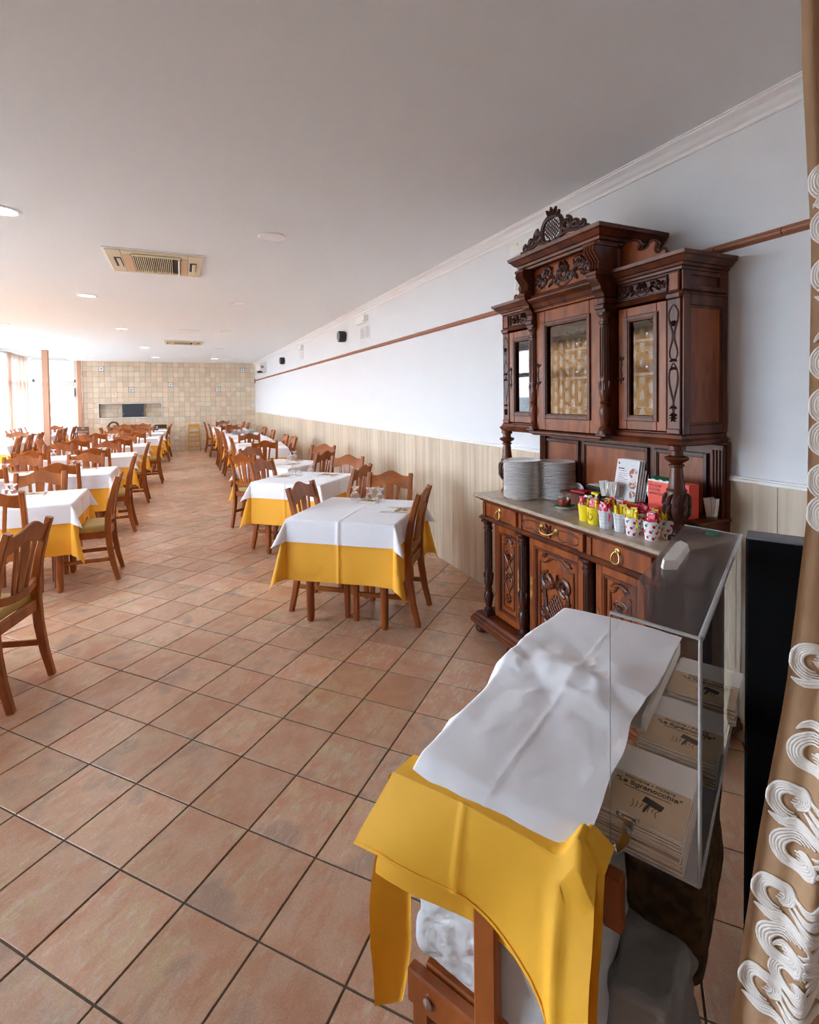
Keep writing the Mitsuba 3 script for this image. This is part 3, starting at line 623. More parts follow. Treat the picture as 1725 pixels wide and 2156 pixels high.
def bag_print(w=.165, l=.225, z=.0036):
    ms = [text('Ristorante \u2022 Pizzeria', .0075, w * .52, l * .50, z), text('\u201cLa Sgranocchia\u201d', .0115, w * .52, l * .425, z, bold=True), bx(w * .25, w * .8, l * .385, l * .385 + .0015, z, z + .0005)]
    s = [bx(w * .5, w * .5 + .038, l * .27, l * .27 + .017, z, z + .0006), bx(w * .5 + .013, w * .5 + .017, l * .16, l * .28, z, z + .0005)]
    s = [rotm(m, -.25, (0, 0, 1), (w * .52, l * .28, 0)) for m in s]
    for i in range(7):
        c = curve([(w * .40 + .008 * i, l * (.14 + .02 * (i % 3)), z), (w * .42 + .007 * i, l * .2, z), (w * .40 + .009 * i, l * .25, z)], 7); s.append(tube(c, .0006, 4))
    return cat(ms + s)
BAG = bag_parts(); BAGP = shp(bag_print(), 'm_ink', False)
def paper_bag(M, label, group=None, prt=True):
    k = thing('paper_bag', label, 'paper bag', group); place(BAG, k, M)
    if prt: part(k, 'print', BAGP, M, 'dark printed lettering and emblem')
def setting(x, y, z, face, label, prt=True):
    M = PM(x, y, z, face - 90) @ PM(-.0825, -.1125)
    paper_bag(M, f'paper cutlery sleeve laid at {label}', prt=prt)
    solo('fork', f'steel fork on the paper sleeve at {label}', 'fork', FORK, M @ PM(.02, .02, .0065, 12))
    solo('knife', f'steel knife beside the paper sleeve at {label}', 'knife', KNIFE, M @ PM(.16, .0, .0065, 4))
ZT = .7505

# ------------------------------------------------------------------ carved sideboard; local axes: u along its front (left to right), d out of the wall, z up
MC = np.array([[0, -1, 0, W - .014], [-1, 0, 0, 2.9], [0, 0, 1, 0], [0, 0, 0, 1.0]])
def CU(m): return xf(m, MC)
SB = thing('sideboard', 'large dark carved wooden sideboard with glazed upper doors against the right wall', 'sideboard')
def cp(name, m, ma='m_cab', sm=False, parent=None, label=None): return part(parent or SB, name, shp(CU(m), ma, sm), label=label)
def moulding(prof, u0, u1, dback, closed_back=True):
    """A cornice running round the left end, the front and the right end; prof: (projection, z) from bottom to top; u0, u1: the body's ends; dback, dfront given by the first item."""
    dfront = prof[0]; P = prof[1]; rings = []
    for path in ('L0', 'L1', 'R1', 'R0'):
        r = []
        for o, z in P:
            u = u0 - o if path[0] == 'L' else u1 + o
            d = dback if path[1] == '0' else dfront + o
            r.append((u, d, z))
        r += [((u0 + .002) if path[0] == 'L' else u1 - .002, dback if path[1] == '0' else dfront - .002, P[-1][1]), ((u0 + .002) if path[0] == 'L' else u1 - .002, dback if path[1] == '0' else dfront - .002, P[0][1])]
        rings.append(r)
    m = loft(rings); top = bx(u0 - P[-1][0] + .002, u1 + P[-1][0] - .002, dback, dfront + P[-1][0] - .002, P[-1][1] - .008, P[-1][1] - .0005)
    return cat([m, top])
def frame_panel(u0, u1, z0, z1, d, fw_, th=.018, inner=True, back=True):
    """Stiles and rails with stepped mouldings round a sunk panel, front at d."""
    ms = [bx(u0, u0 + fw_, d - th, d, z0, z1, .003), bx(u1 - fw_, u1, d - th, d, z0, z1, .003), bx(u0 + fw_, u1 - fw_, d - th, d, z0, z0 + fw_, .003), bx(u0 + fw_, u1 - fw_, d - th, d, z1 - fw_, z1, .003)]
    return cat(ms)
def mould_frame(u0, u1, z0, z1, d, w=.016, h=.012):
    ms = []
    for k, (ww, hh) in enumerate(((w, h * .45), (w * .62, h), (w * .25, h * .7))):
        o = (0, w * .12, w * .7)[k]
        a, b, c, e = u0 + o, u1 - o, z0 + o, z1 - o
        ms += [bx(a, a + ww, d - .004, d + hh, c, e, .0015), bx(b - ww, b, d - .004, d + hh, c, e, .0015), bx(a + ww, b - ww, d - .004, d + hh, c, c + ww, .0015), bx(a + ww, b - ww, d - .004, d + hh, e - ww, e, .0015)]
    return cat(ms)
def relief(curves, d, w=.007, flat=.8):
    """Carved scrolls: tapered tubes along 2-D curves (u, z) lying on the plane d."""
    ms = []
    for c in curves:
        c = np.asarray(c[0] if isinstance(c, tuple) else c, float); n = len(c)
        r = w * (.35 + .65 * np.sin(np.pi * np.linspace(.08, .92, n)) ** .7)
        P = np.c_[c[:, 0], np.full(n, d), c[:, 1]]; m = tube(P, r, 6); v = m.vertices.copy(); v[:, 1] = d + (v[:, 1] - d) * flat; m.vertices = v; ms.append(m)
    return ms
def leaf(u, z, ang, L, wd, d, h=.008):
    a = np.linspace(0, 1, 7); out = []
    for f in a: wv = wd * math.sin(math.pi * (.06 + .9 * f) ** .8) * (1 + .25 * math.cos(6 * math.pi * f)); out.append([(L * f, -wv, 0), (L * f, -wv * .4, h * .9), (L * f, 0, h * .55), (L * f, wv * .4, h * .9), (L * f, wv, 0)])
    m = loft(out); ca_, sa_ = math.cos(ang), math.sin(ang); v = m.vertices
    m.vertices = np.c_[u + v[:, 0] * ca_ - v[:, 1] * sa_, d + v[:, 2], z + v[:, 0] * sa_ + v[:, 1] * ca_]; return m
def scrolls(u, z, sx, w, d):
    """A symmetric acanthus spray about (u, z), half width sx."""
    C, Lv = [], []
    for s in (-1, 1):
        C.append(curve([(u + s * .01, z - w * .9), (u + s * sx * .25, z - w * .5), (u + s * sx * .5, z + w * .3), (u + s * sx * .75, z + w * .2), (u + s * sx, z - w * .5)], 18))
        C.append(spiral(u + s * sx * .55, z + w * .45, w * .55, w * .12, -math.pi / 2, s * 1.4, 20))
        C.append(spiral(u + s * sx * .85, z - w * .1, w * .45, w * .1, math.pi / 2, -s * 1.3, 18))
        C.append(spiral(u + s * sx * .25, z - w * .35, w * .35, w * .1, math.pi / 2, s * 1.2, 16))
        for f, a in ((.2, 2.0), (.33, -.9), (.4, .9), (.5, 1.9), (.6, -.7), (.75, .5), (.82, 2.2), (.95, -.4), (1.02, .6)): Lv.append(leaf(u + s * sx * f, z + w * .1 * math.sin(9 * f), a if s > 0 else math.pi - a, w * .9, w * .2, d))
    C.append(spiral(u, z, w * .55, w * .5, 0, 1.05, 24)); C.append(spiral(u, z, w * .3, w * .28, 0, 1.05, 18))
    for a in np.linspace(.3, math.pi - .3, 5): Lv.append(leaf(u, z + w * .15, a, w * .7, w * .13, d))
    return cat(relief(C, d, w * .105) + Lv)
def column(u, d, z0, z1, r, vase=True):
    H = z1 - z0
    P = [(1.25, 0), (1.25, .03), (1.0, .035), (1.12, .05), (.8, .065), (.62, .08), (.95, .15), (1.05, .20), (.8, .235), (.62, .25), (.95, .262), (.62, .278), (.75, .30), (.95, .33), (.98, .38), (.9, .44), (.78, .45), (.80, .90), (1.0, .905), (1.0, .925), (.85, .93), (.85, .955), (1.15, .975), (1.25, .98), (1.25, 1)]
    m = lathe([(r * a, z0 + H * b) for a, b in P], 24); m.apply_translation((u, d, 0)); return m
def flutes(u, d, z0, z1, r, n=14):
    H = z1 - z0; ms = []
    for k in range(n):
        a = 2 * math.pi * k / n; x, y = u + r * .79 * math.cos(a), d + r * .79 * math.sin(a)
        ms.append(tube([(x, y, z0 + H * f) for f in (.46, .48, .87, .89)], [r * .03, r * .10, r * .10, r * .03], 5))
    for k in range(8):
        a = 2 * math.pi * k / 8
        for zz, L in ((.325, .11),):
            x, y = u + r * .92 * math.cos(a), d + r * .92 * math.sin(a)
            ms.append(hull([(x + dx * r * .3 * -math.sin(a) + .16 * r * q * math.cos(a), y + dx * r * .3 * math.cos(a) + .16 * r * q * math.sin(a), z0 + H * (zz + dz)) for dx, q, dz in ((-1, -.6, .03), (1, -.6, .03), (0, 1, .06), (0, 1.5, .10), (0, -.6, 0), (0, .6, .12))]))
    return cat(ms)
# lower part
for i, (u, d) in enumerate(((.03, .46), (1.385, .46), (.03, .06), (1.385, .06))):
    cp('foot', mv(lathe([(.02, 0), (.042, .008), (.05, .025), (.046, .042), (.03, .05), (.03, .056)], 20), u, d, 0), 'm_cabd', 40)
cp('plinth', moulding((.475, [(.02, .052), (.036, .056), (.036, .082), (.028, .086), (.026, .10), (.012, .108), (.006, .122), (.0, .128)]), -.01, 1.425, .0), 'm_cab', False)
cp('lower_carcass', cat([bx(.10, 1.315, 0, .405, .125, .78), bx(.02, 1.395, 0, .45, .758, .775, .003)]), 'm_cabd', False)
cp('apron_moulding', moulding((.45, [(.0, .752), (.012, .758), (.018, .768), (.010, .776), (.004, .782)]), .02, 1.395, 0), 'm_cab', False)
cp('drawer_case', bx(.025, 1.39, 0, .445, .78, .885), 'm_cab', False)
cp('counter_moulding', moulding((.452, [(.0, .878), (.010, .884), (.016, .892), (.028, .897), (.034, .905)]), .02, 1.395, 0), 'm_cab', False)
cp('marble_top', bx(-.025, 1.44, 0, .497, .905, .925, .005), 'm_marble', False, label='grey-beige marble top')
for i, (u0, u1) in enumerate(((.045, .41), (.435, .965), (.99, 1.37))):
    dk = cp('drawer', cat([bx(u0, u1, .44, .456, .786, .874, .003), bx(u0, u0 + .03, .455, .464, .786, .874, .002), bx(u1 - .03, u1, .455, .464, .786, .874, .002)]), 'm_cabl', False)
    um = (u0 + u1) / 2
    if i != 1:
        cp('handle_plate', mv(rotm(lathe([(0, 0), (.014, 0), (.016, .004), (.008, .008), (.006, .014), (0, .015)], 14), -math.pi / 2, (1, 0, 0)), um, .456, .848), 'm_brass', 40, dk)
        ringc = curve([(um - .002, .462, .848), (um - .022, .470, .825), (um - .020, .474, .803), (um, .475, .795), (um + .020, .474, .803), (um + .022, .470, .825), (um + .002, .462, .848)], 26)
        cp('ring_handle', tube(ringc, .0045, 7), 'm_brass', 40, dk, 'brass ring handle')
    else:
        cs = []
        for s in (-1, 1):
            cs.append([(um + s * x, z) for x, z in ((.07, .852), (.20, .852), (.225, .845))]); cs[-1] = curve(cs[-1], 10)
            cs.append(curve([(um + s * .225, .845), (um + s * .228, .82), (um + s * .20, .806), (um + s * .16, .812), (um + s * .11, .800), (um + s * .07, .82), (um + s * .075, .838), (um + s * .07, .852)], 26))
        cp('carved_border', cat(relief(cs, .457, .006, .9)), 'm_cab', 40, dk)
        cp('carved_boss', cat([leaf(um, .83, a, .04, .010, .456) for a in np.linspace(0, 2 * math.pi, 7)[:-1]]), 'm_cab', 40, dk)
        hb = curve([(um - .06, .465, .842), (um - .045, .48, .825), (um, .486, .815), (um + .045, .48, .825), (um + .06, .465, .842)], 24)
        cp('bail_handle', cat([tube(hb, .0045, 7)] + [mv(rotm(lathe([(0, 0), (.012, 0), (.014, .005), (0, .014)], 12), -math.pi / 2, (1, 0, 0)), um + s * .06, .456, .844) for s in (-1, 1)]), 'm_brass', 40, dk, 'brass bail handle')
for u in (.066, .441, .973, 1.349):
    cp('column', cat([column(u, .435, .130, .755, .030), flutes(u, .435, .130, .755, .030)]), 'm_cabd', 35)
    cp('column_block', cat([bx(u - .04, u + .04, .40, .475, .127, .142, .003), bx(u - .036, u + .036, .40, .47, .742, .756, .003)]), 'm_cabd', False)
def cartouche(u, z, s, d):
    C = [spiral(u + q * .55 * s, z + .9 * s, .42 * s, .1 * s, -math.pi / 2 * q, -q * 1.4, 20) for q in (-1, 1)]
    C += [curve([(u + q * .15 * s, z + .8 * s), (u + q * .75 * s, z + .45 * s), (u + q * .68 * s, z - .25 * s), (u + q * .8 * s, z - .75 * s), (u + q * .1 * s, z - 1.05 * s)], 20) for q in (-1, 1)]
    C += [spiral(u + q * .75 * s, z - .55 * s, .28 * s, .07 * s, math.pi / 2, q * 1.3, 16) for q in (-1, 1)]
    ms = relief(C, d, .13 * s)
    lat = []
    for k in range(-5, 6):
        for q in (-1, 1):
            pts = [(u + k * .2 * s + q * t * .62 * s, z - .3 * s + t * .9 * s) for t in np.linspace(-1, 1, 41)]
            pts = [p for p in pts if ((p[0] - u) / (.58 * s)) ** 2 + ((p[1] - z + .28 * s) / (.68 * s)) ** 2 < 1]
            if len(pts) > 3: lat.append(np.array(pts)[[0, len(pts) // 2, -1]])
    ms += relief(lat, d, .045 * s, 1.0)
    ms += [leaf(u + q * .1 * s, z + .7 * s, math.pi / 2 - q * a, .65 * s, .12 * s, d, .012) for q, a in ((-1, .5), (1, .5), (1, 0), (-1, 1.1), (1, 1.1))]
    ms += [leaf(u + q * .6 * s, z + .2 * s, math.pi / 2 - q * 1.2, .4 * s, .1 * s, d, .012) for q in (-1, 1)]
    return cat(ms)
def vine(u, z0, z1, w, d):
    zm, H = (z0 + z1) / 2, z1 - z0; C, Lv = [], []
    for q in (-1, 1):
        C.append(curve([(u, z1), (u + q * w, z1 - .12 * H), (u + q * .15 * w, z1 - .27 * H), (u + q * .9 * w, z1 - .40 * H), (u, z1 - .47 * H)], 24))
        C.append(curve([(u, zm + .01), (u + q * w, zm - .12 * H), (u + q * .4 * w, zm - .24 * H), (u, zm - .42 * H)], 20))
        Lv += [leaf(u, zm + f * H, math.pi / 2 + q * 2.2, w * .9, w * .28, d) for f in (.05, -.02, -.34, -.40)]
    Lv += [leaf(u, z1 - .18 * H, math.pi / 2 + a, w * 1.1, w * .22, d) for a in (-.4, 0, .4)] + [leaf(u, z0 + .06 * H, a, w * .8, w * .2, d) for a in np.linspace(0, 5.2, 6)]
    return cat(relief(C, d, w * .21) + Lv)
for i, (u0, u1) in enumerate(((.125, .405), (.487, .93), (1.01, 1.30))):
    um = (u0 + u1) / 2
    k = cp('door', cat([bx(u0, u1, .395, .412, .14, .745), frame_panel(u0, u1, .14, .745, .425, .042)]), 'm_cabl', False)
    cp('panel_moulding', mould_frame(u0 + .04, u1 - .04, .18, .705, .412, .022, .012), 'm_cab', False, k)
    iw = (u1 - u0) / 2 - .085
    arch = [curve([(um - iw, .235), (um - iw, .40), (um - iw, .635)], 6), curve([(um + iw, .235), (um + iw, .40), (um + iw, .635)], 6), curve([(um - iw, .235), (um, .235), (um + iw, .235)], 6), curve([(um - iw, .635), (um - iw * .6, .635), (um - iw * .2, .668), (um + iw * .2, .668), (um + iw * .6, .635), (um + iw, .635)], 22)]
    cp('arched_moulding', cat(relief(arch, .413, .008, 1.0) + [leaf(um + s * iw * .9, .655, math.pi / 2 + s * 1.1, .06, .014, .413) for s in (-1, 1)]), 'm_cab', 40, k)
    if i == 1: cp('carving', cartouche(um, .42, .125, .414), 'm_cab', 40, k)
    else: cp('carving', vine(um, .27, .60, .036, .414), 'm_cab', 40, k)
    cp('key_plate', cat([leaf(u0 + .02 if i else u1 - .02, .45, a, .08, .010, .425, .004) for a in (math.pi / 2, -math.pi / 2)]), 'm_brass', 40, k)
# posts and back panel
for u in (.065, 1.345):
    z = lambda f: .925 + f
    pm = lathe([(.040, .925), (.040, .945), (.030, .95), (.026, .965), (.030, .985), (.022, .995), (.036, 1.02), (.047, 1.06), (.048, 1.10), (.040, 1.135), (.042, 1.145), (.034, 1.155), (.030, 1.19), (.024, 1.245), (.032, 1.25), (.032, 1.256), (.022, 1.262), (.046, 1.278), (.050, 1.285), (.046, 1.291), (.026, 1.298), (.026, 1.318), (.036, 1.322), (.036, 1.34)], 28)
    lf = []
    for kk in range(9):
        a = 2 * math.pi * kk / 9; ca_, sa_ = math.cos(a), math.sin(a)
        for z0_, r0 in ((1.012, .036), (1.05, .047)):
            lf.append(tube([(r0 * ca_ * .92, r0 * sa_ * .92, z0_), (.050 * math.cos(a + .25), .050 * math.sin(a + .25), z0_ + .035), (.050 * math.cos(a + .1), .050 * math.sin(a + .1), z0_ + .065), (.044 * math.cos(a - .1), .044 * math.sin(a - .1), z0_ + .08)], [.004, .010, .008, .002], 6))
    cp('post', mv(pm, u, .28, 0), 'm_cab', 35); cp('post_carving', mv(cat(lf), u, .28, 0), 'm_cabd', 35)
cp('back_panel', bx(.10, 1.40, 0, .022, .925, 1.345), 'm_cab', False)
for u0, u1 in ((.15, .475), (.505, .985), (1.02, 1.315)):
    k = cp('back_field', bx(u0 + .02, u1 - .02, .02, .028, .96, 1.27), 'm_cabl', False); cp('field_moulding', mould_frame(u0, u1, .94, 1.29, .022, .026, .016), 'm_cabd', False, k)
for u0 in (.105, 1.335): cp('fluted_pilaster', cat([bx(u0, u0 + .06, .02, .04, .93, 1.335, .003)] + [bx(u0 + .008 + i * .0155, u0 + .016 + i * .0155, .038, .047, .95, 1.31, .003) for i in range(4)]), 'm_cab', False)
cp('ledge', cat([bx(.50, 1.40, .0, .185, .925, .985), bx(.49, 1.41, .0, .20, .985, 1.0, .004)]), 'm_cab', False)
# upper part
UB = .045, 1.375
cp('under_moulding', cat([moulding((.29, [(.0, 1.338), (.012, 1.345), (.018, 1.356), (.022, 1.362), (.010, 1.372), (.006, 1.385), (.0, 1.392)]), UB[0], UB[1], 0), bx(.42, 1.0, .25, .375, 1.345, 1.366, .006), bx(.44, .98, .25, .365, 1.338, 1.347, .003)]), 'm_cab', False)
cp('upper_carcass', cat([bx(UB[0], UB[0] + .02, 0, .28, 1.385, 2.1), bx(UB[1] - .02, UB[1], 0, .28, 1.385, 2.1), bx(UB[0], UB[1], 0, .015, 1.385, 2.1), bx(UB[0], UB[1], 0, .28, 1.38, 1.395), bx(UB[0], UB[1], 0, .28, 2.0, 2.02), bx(.425, .45, 0, .32, 1.385, 2.05), bx(.98, 1.005, 0, .32, 1.385, 2.05), bx(.425, 1.005, 0, .32, 2.05, 2.07), bx(.05, 1.37, .015, .26, 1.66, 1.672), bx(.05, 1.37, .015, .26, 1.82, 1.832)]), 'm_cab', False)
side = cp('side_panel', rotm(cat([bx(.03, .27, -.002, .006, 1.43, 1.985)]), 0), 'm_cabl', False) if False else None
def endframe(u, s):
    ms = [bx(u, u + s * .010, .0, .035, 1.39, 2.0, .002), bx(u, u + s * .010, .245, .285, 1.39, 2.0, .002), bx(u, u + s * .010, .035, .245, 1.39, 1.43, .002), bx(u, u + s * .010, .035, .245, 1.955, 2.0, .002)]
    ms += [bx(u, u + s * .007, a, b, c, e, .002) for a, b, c, e in ((.035, .045, 1.43, 1.955), (.235, .245, 1.43, 1.955), (.035, .245, 1.43, 1.44), (.035, .245, 1.945, 1.955))]
    ms += [bx(u, u + s * .010, .0, .05, 2.02, 2.105, .002), bx(u, u + s * .010, .235, .29, 2.02, 2.105, .002), bx(u, u + s * .010, .05, .235, 2.02, 2.042, .002), bx(u, u + s * .010, .05, .235, 2.085, 2.105, .002)]
    return cat(ms)
cp('end_frame', endframe(UB[1], 1), 'm_cab', False); cp('end_frame', endframe(UB[0], -1), 'm_cab', False)
cp('end_field', bx(UB[1], UB[1] + .003, .04, .24, 1.435, 1.95), 'm_cabl', False)
for i, u in enumerate((.078, 1.34)):
    k = cp('corner_pilaster', bx(u - .033, u + .033, .272, .294, 1.40, 1.985, .003), 'm_cab', False)
    cp('pilaster_carving', vine(u, 1.43, 1.96, .022, .294), 'm_cabd', 40, k)
    cp('pilaster_cap', cat([bx(u - .036, u + .036, .27, .302, 1.955 + .03, 2.01, .004), bx(u - .034, u + .034, .27, .298, 1.392, 1.415, .003)]), 'm_cab', False, k)
def gdoor(u0, u1, z0, z1, d, fwd, nm):
    k = cp('glazed_door', frame_panel(u0, u1, z0, z1, d, fwd, .02), 'm_cabl', False)
    a, b, c, e = u0 + fwd - .006, u1 - fwd + .006, z0 + fwd - .006, z1 - fwd + .006
    cp('bead', mould_frame(a - .006, b + .006, c - .006, e + .006, d - .004, .030, .013), 'm_cab', False, k)
    cp('pane', TM([(a + .004, d - .012, c + .004), (b - .004, d - .012, c + .004), (b - .004, d - .012, e - .004), (a + .004, d - .012, e - .004)], [[0, 1, 2], [0, 2, 3]]), 'm_pane', False, k)
    cp('key_plate', cat([leaf(u0 + .018, 1.69, s, .07, .008, d, .004) for s in (math.pi / 2, -math.pi / 2)] + [leaf(u0 + .018, 1.69 + o, s, .03, .008, d, .004) for o in (.05, -.05) for s in (.4, 2.7)]), 'm_cabd', 40, k)
gdoor(.115, .395, 1.40, 1.985, .292, .052, 'left'); gdoor(.462, .968, 1.37, 2.058, .345, .078, 'middle'); gdoor(1.03, 1.303, 1.40, 1.985, .292, .052, 'right')
for u in (.437, .994):
    cp('column', cat([column(u, .345, 1.372, 1.975, .027), flutes(u, .345, 1.372, 1.975, .027)]), 'm_cab', 35)
    cp('column_block', cat([bx(u - .034, u + .034, .30, .378, 1.362, 1.376, .003), bx(u - .032, u + .032, .30, .374, 1.972, 1.992, .003)]), 'm_cabd', False)
    # corbel above: three stepped scroll blocks
    C = [bx(u - .032, u + .032, .28, .385, 1.99, 2.012, .003), bx(u - .026, u + .026, .28, .375, 2.012, 2.05, .006)]
    S = [(.30, 2.05), (.375, 2.05), (.385, 2.07), (.40, 2.085), (.40, 2.10), (.43, 2.135), (.43, 2.15), (.30, 2.15)]
    C.append(loft([[(u + s * .028, d_, z_) for d_, z_ in S] for s in (-1, 1)]))
    C.append(bx(u - .036, u + .036, .30, .438, 2.15, 2.168, .003))
    a = np.linspace(-.3, 1.25, 9) * math.pi / 1.9
    S2 = [(.30, 2.168), (.395, 2.168), (.412, 2.185), (.405, 2.215), (.425, 2.24), (.445, 2.265), (.44, 2.29), (.30, 2.29)]
    C.append(loft([[(u + s * .036, d_, z_) for d_, z_ in S2] for s in (-1, 1)]))
    C += [tube([(u + o, .397, 2.17), (u + o, .415, 2.187), (u + o, .408, 2.215), (u + o, .428, 2.24), (u + o, .448, 2.265), (u + o, .442, 2.29)], .007, 6) for o in (-.027, -.009, .009, .027)]
    C.append(bx(u - .042, u + .042, .30, .45, 2.29, 2.305, .003))
    cp('corbel', cat(C), 'm_cab', False)
for u0, u1 in ((.06, .42), (1.01, 1.36)):
    k = cp('side_frieze', bx(u0, u1, .20, .285, 2.005, 2.112), 'm_cab', False)
    um = (u0 + u1) / 2 + (.02 if u0 < .5 else -.02)
    cp('frieze_frame', mould_frame(um - .14, um + .14, 2.02, 2.10, .285, .010, .008), 'm_cabd', False, k)
    cp('frieze_carving', scrolls(um, 2.06, .125, .034, .287), 'm_cabd', 40, k)
    cp('corner_block', bx(u1 - .045 if u0 > .5 else u0 - .005, u1 + .005 if u0 > .5 else u0 + .045, .28, .296, 2.02, 2.10, .004), 'm_cabl', False, k)
cp('string_moulding', moulding((.29, [(.0, 1.995), (.006, 1.998), (.012, 2.005), (.008, 2.012), (.002, 2.018)]), UB[0], UB[1], 0), 'm_cab', False)
cp('side_cornice', moulding((.29, [(.0, 2.105), (.006, 2.108), (.008, 2.118), (.018, 2.122), (.022, 2.132), (.030, 2.135), (.046, 2.155), (.055, 2.160), (.058, 2.175)]), UB[0], UB[1], 0), 'm_cab', False)
cp('centre_frieze', bx(.43, 1.0, .10, .362, 2.06, 2.31), 'm_cabl', False)
cp('cove_moulding', cat([loft([[(u, .36 + o, z) for o, z in ((-.03, 2.060), (.0, 2.062), (.006, 2.075), (.012, 2.08), (.024, 2.10), (.045, 2.115), (.052, 2.12), (.052, 2.13), (.036, 2.138), (.03, 2.15), (.012, 2.16), (-.03, 2.165))] for u in (.468, .962)])]), 'm_cab', False)
cp('centre_carving', scrolls(.715, 2.23, .215, .075, .364), 'm_cabd', 40)
cp('centre_cornice', moulding((.40, [(.0, 2.300), (.008, 2.304), (.010, 2.315), (.022, 2.320), (.026, 2.332), (.036, 2.336), (.054, 2.358), (.064, 2.364), (.068, 2.382)]), .415, 1.015, .0), 'm_cab', False)
# pediment and crest
ped = Polygon([(.43, 2.38), (1.0, 2.38), (.94, 2.392), (.82, 2.405), (.715, 2.41), (.61, 2.405), (.49, 2.392)])
cp('pediment', rotm(mv(ext(ped, .03), 0, 0, -.43), math.pi / 2, (1, 0, 0)), 'm_cabl', False)
def crest():
    u, z, s, d = .715, 2.470, .075, .436
    C = [curve([(u + q * .02, z + .062), (u + q * .065, z + .035), (u + q * .08, z - .01), (u + q * .07, z - .05), (u + q * .02, z - .068)], 22) for q in (-1, 1)]
    C += [curve([(u - .055, z + .04), (u, z + .058), (u + .055, z + .04)], 10)]
    for q in (-1, 1):
        C += [spiral(u + q * .115, z - .015, .036, .008, math.pi / 2, -q * 1.4, 22), spiral(u + q * .175, z - .038, .026, .006, -math.pi / 2, q * 1.3, 20), spiral(u + q * .225, z - .052, .020, .004, math.pi / 2, -q * 1.2, 18), curve([(u + q * .07, z - .065), (u + q * .14, z - .055), (u + q * .20, z - .068), (u + q * .27, z - .07)], 14)]
    ms = relief(C, d, .013, 1.0)
    lat = []
    for k in range(-6, 7):
        for q in (-1, 1):
            pts = [(u + k * .022 + q * t * .06, z - .01 + t * .06) for t in np.linspace(-1.2, 1.2, 61)]
            pts = [p for p in pts if ((p[0] - u) / .066) ** 2 + ((p[1] - z + .008) / .055) ** 2 < 1]
            if len(pts) > 3: lat.append(np.array(pts)[[0, len(pts) // 2, -1]])
    top = [leaf(u + o, z + .055, a, .05, .014, d, .014) for o, a in ((0, math.pi / 2), (-.012, 2.1), (.014, 1.0))] + [leaf(u + .045, z + .045, .9, .035, .012, d, .014)]
    return cat(ms + top), cat(relief(lat, d, .0045, 1.0))
a_, b_ = crest(); kk = cp('crest', a_, 'm_cabd', 40); cp('lattice', b_, 'm_cabd', 40, kk)
for s, u0 in ((-1, .41), (1, 1.02)):
    Pp = [(0, 2.175), (0, 2.29), (.03, 2.305), (.07, 2.31), (.105, 2.30), (.12, 2.28), (.11, 2.262), (.135, 2.25), (.17, 2.262), (.20, 2.275), (.215, 2.26), (.205, 2.235), (.225, 2.215), (.25, 2.225), (.265, 2.21), (.26, 2.19), (.275, 2.175)]
    poly = Polygon([(u0 + s * x, z) for x, z in Pp]).buffer(.003).buffer(-.003)
    k = cp('scroll_board', rotm(mv(ext(poly, .026), 0, 0, -.27), math.pi / 2, (1, 0, 0)), 'm_cabl', False)
    cp('scroll_edge', cat(relief([curve([(u0 + s * x, z) for x, z in Pp[1:9]], 26), curve([(u0 + s * x, z) for x, z in Pp[8:]], 26)], .268, .007, 1.0)), 'm_cabd', 40, k)

# ------------------------------------------------------------------ things on and in the sideboard
def at_sb(u, d, z=.9255, deg=0): return PM(W - .014 - d, 2.9 - u, z, deg)
plate_prof = [(0, .003), (.060, .003), (.066, .002), (.070, .0), (.074, .002), (.085, .007), (.113, .0128), (.1158, .0145), (.1158, .0172), (.113, .0182), (.084, .0115), (.070, .006), (0, .006)]
PLATE = shp(lathe(plate_prof, 40), 'm_china', 40)
for nm, u, d, n in (('left', .277, .315, 27), ('right', .385, .135, 26)):
    for i in range(n):
        j = n - i
        lab = f'white china plate on top of the {nm} stack on the sideboard' if j == 1 else f'white china plate in the {nm} stack on the sideboard, {j} down from its top'
        solo('dinner_plate', lab, 'plate', PLATE, at_sb(u + nrg.uniform(-.002, .002), d + nrg.uniform(-.002, .002), .9255 + i * .0087), f'plates in the {nm} stack')
solo('platter', 'white oval dish standing on edge behind the right plate stack', 'dish', PLATE, at_sb(.505, .065, .9255 + .055) @ trimesh.transformations.rotation_matrix(math.radians(-78), (0, 1, 0)) @ np.diag([.46, .52, 1, 1]))
def rim_cup(prof_r0, prof_r1, h): return lathe([(0, 0), (prof_r0, 0), (prof_r1, h), (prof_r1 - .0015, h), (prof_r0 - .0015, .003), (0, .003)], 32)
def cup_uv(r0, r1, h, n=40):
    a = np.linspace(0, 2 * np.pi, n + 1); V, U, F = [], [], []
    for k, (r, z) in enumerate(((r0, 0), (r1, h), (r1 - .0015, h), (r0 - .0015, .004))):
        for t in a: V.append((r * math.cos(t), r * math.sin(t), z)); U.append((t / (2 * np.pi), z / h))
    for k in range(3):
        for i in range(n): q = k * (n + 1) + i; F += [[q, q + 1, q + n + 2], [q, q + n + 2, q + n + 1]]
    return TM(V, F), U
cm, cuv = cup_uv(.029, .037, .085)
CUPS = {c: mikit.ply(cm, c, True, uv=cuv) for c in ('m_yel', 'm_azul', 'm_straw')}
cbase = shp(disc(.0285, .001, .004), 'm_plast', 30)
def sachet(w, h, m2):
    P = []
    for z, t in ((0, .001), (.008, .0012), (h * .3, .004), (h * .7, .004), (h - .008, .0012), (h, .001)): P.append([(-w / 2, -t, z), (0, -t * 1.3, z), (w / 2, -t, z), (w / 2, t, z), (0, t * 1.3, z), (-w / 2, t, z)])
    return shp(loft(P), m2, False)
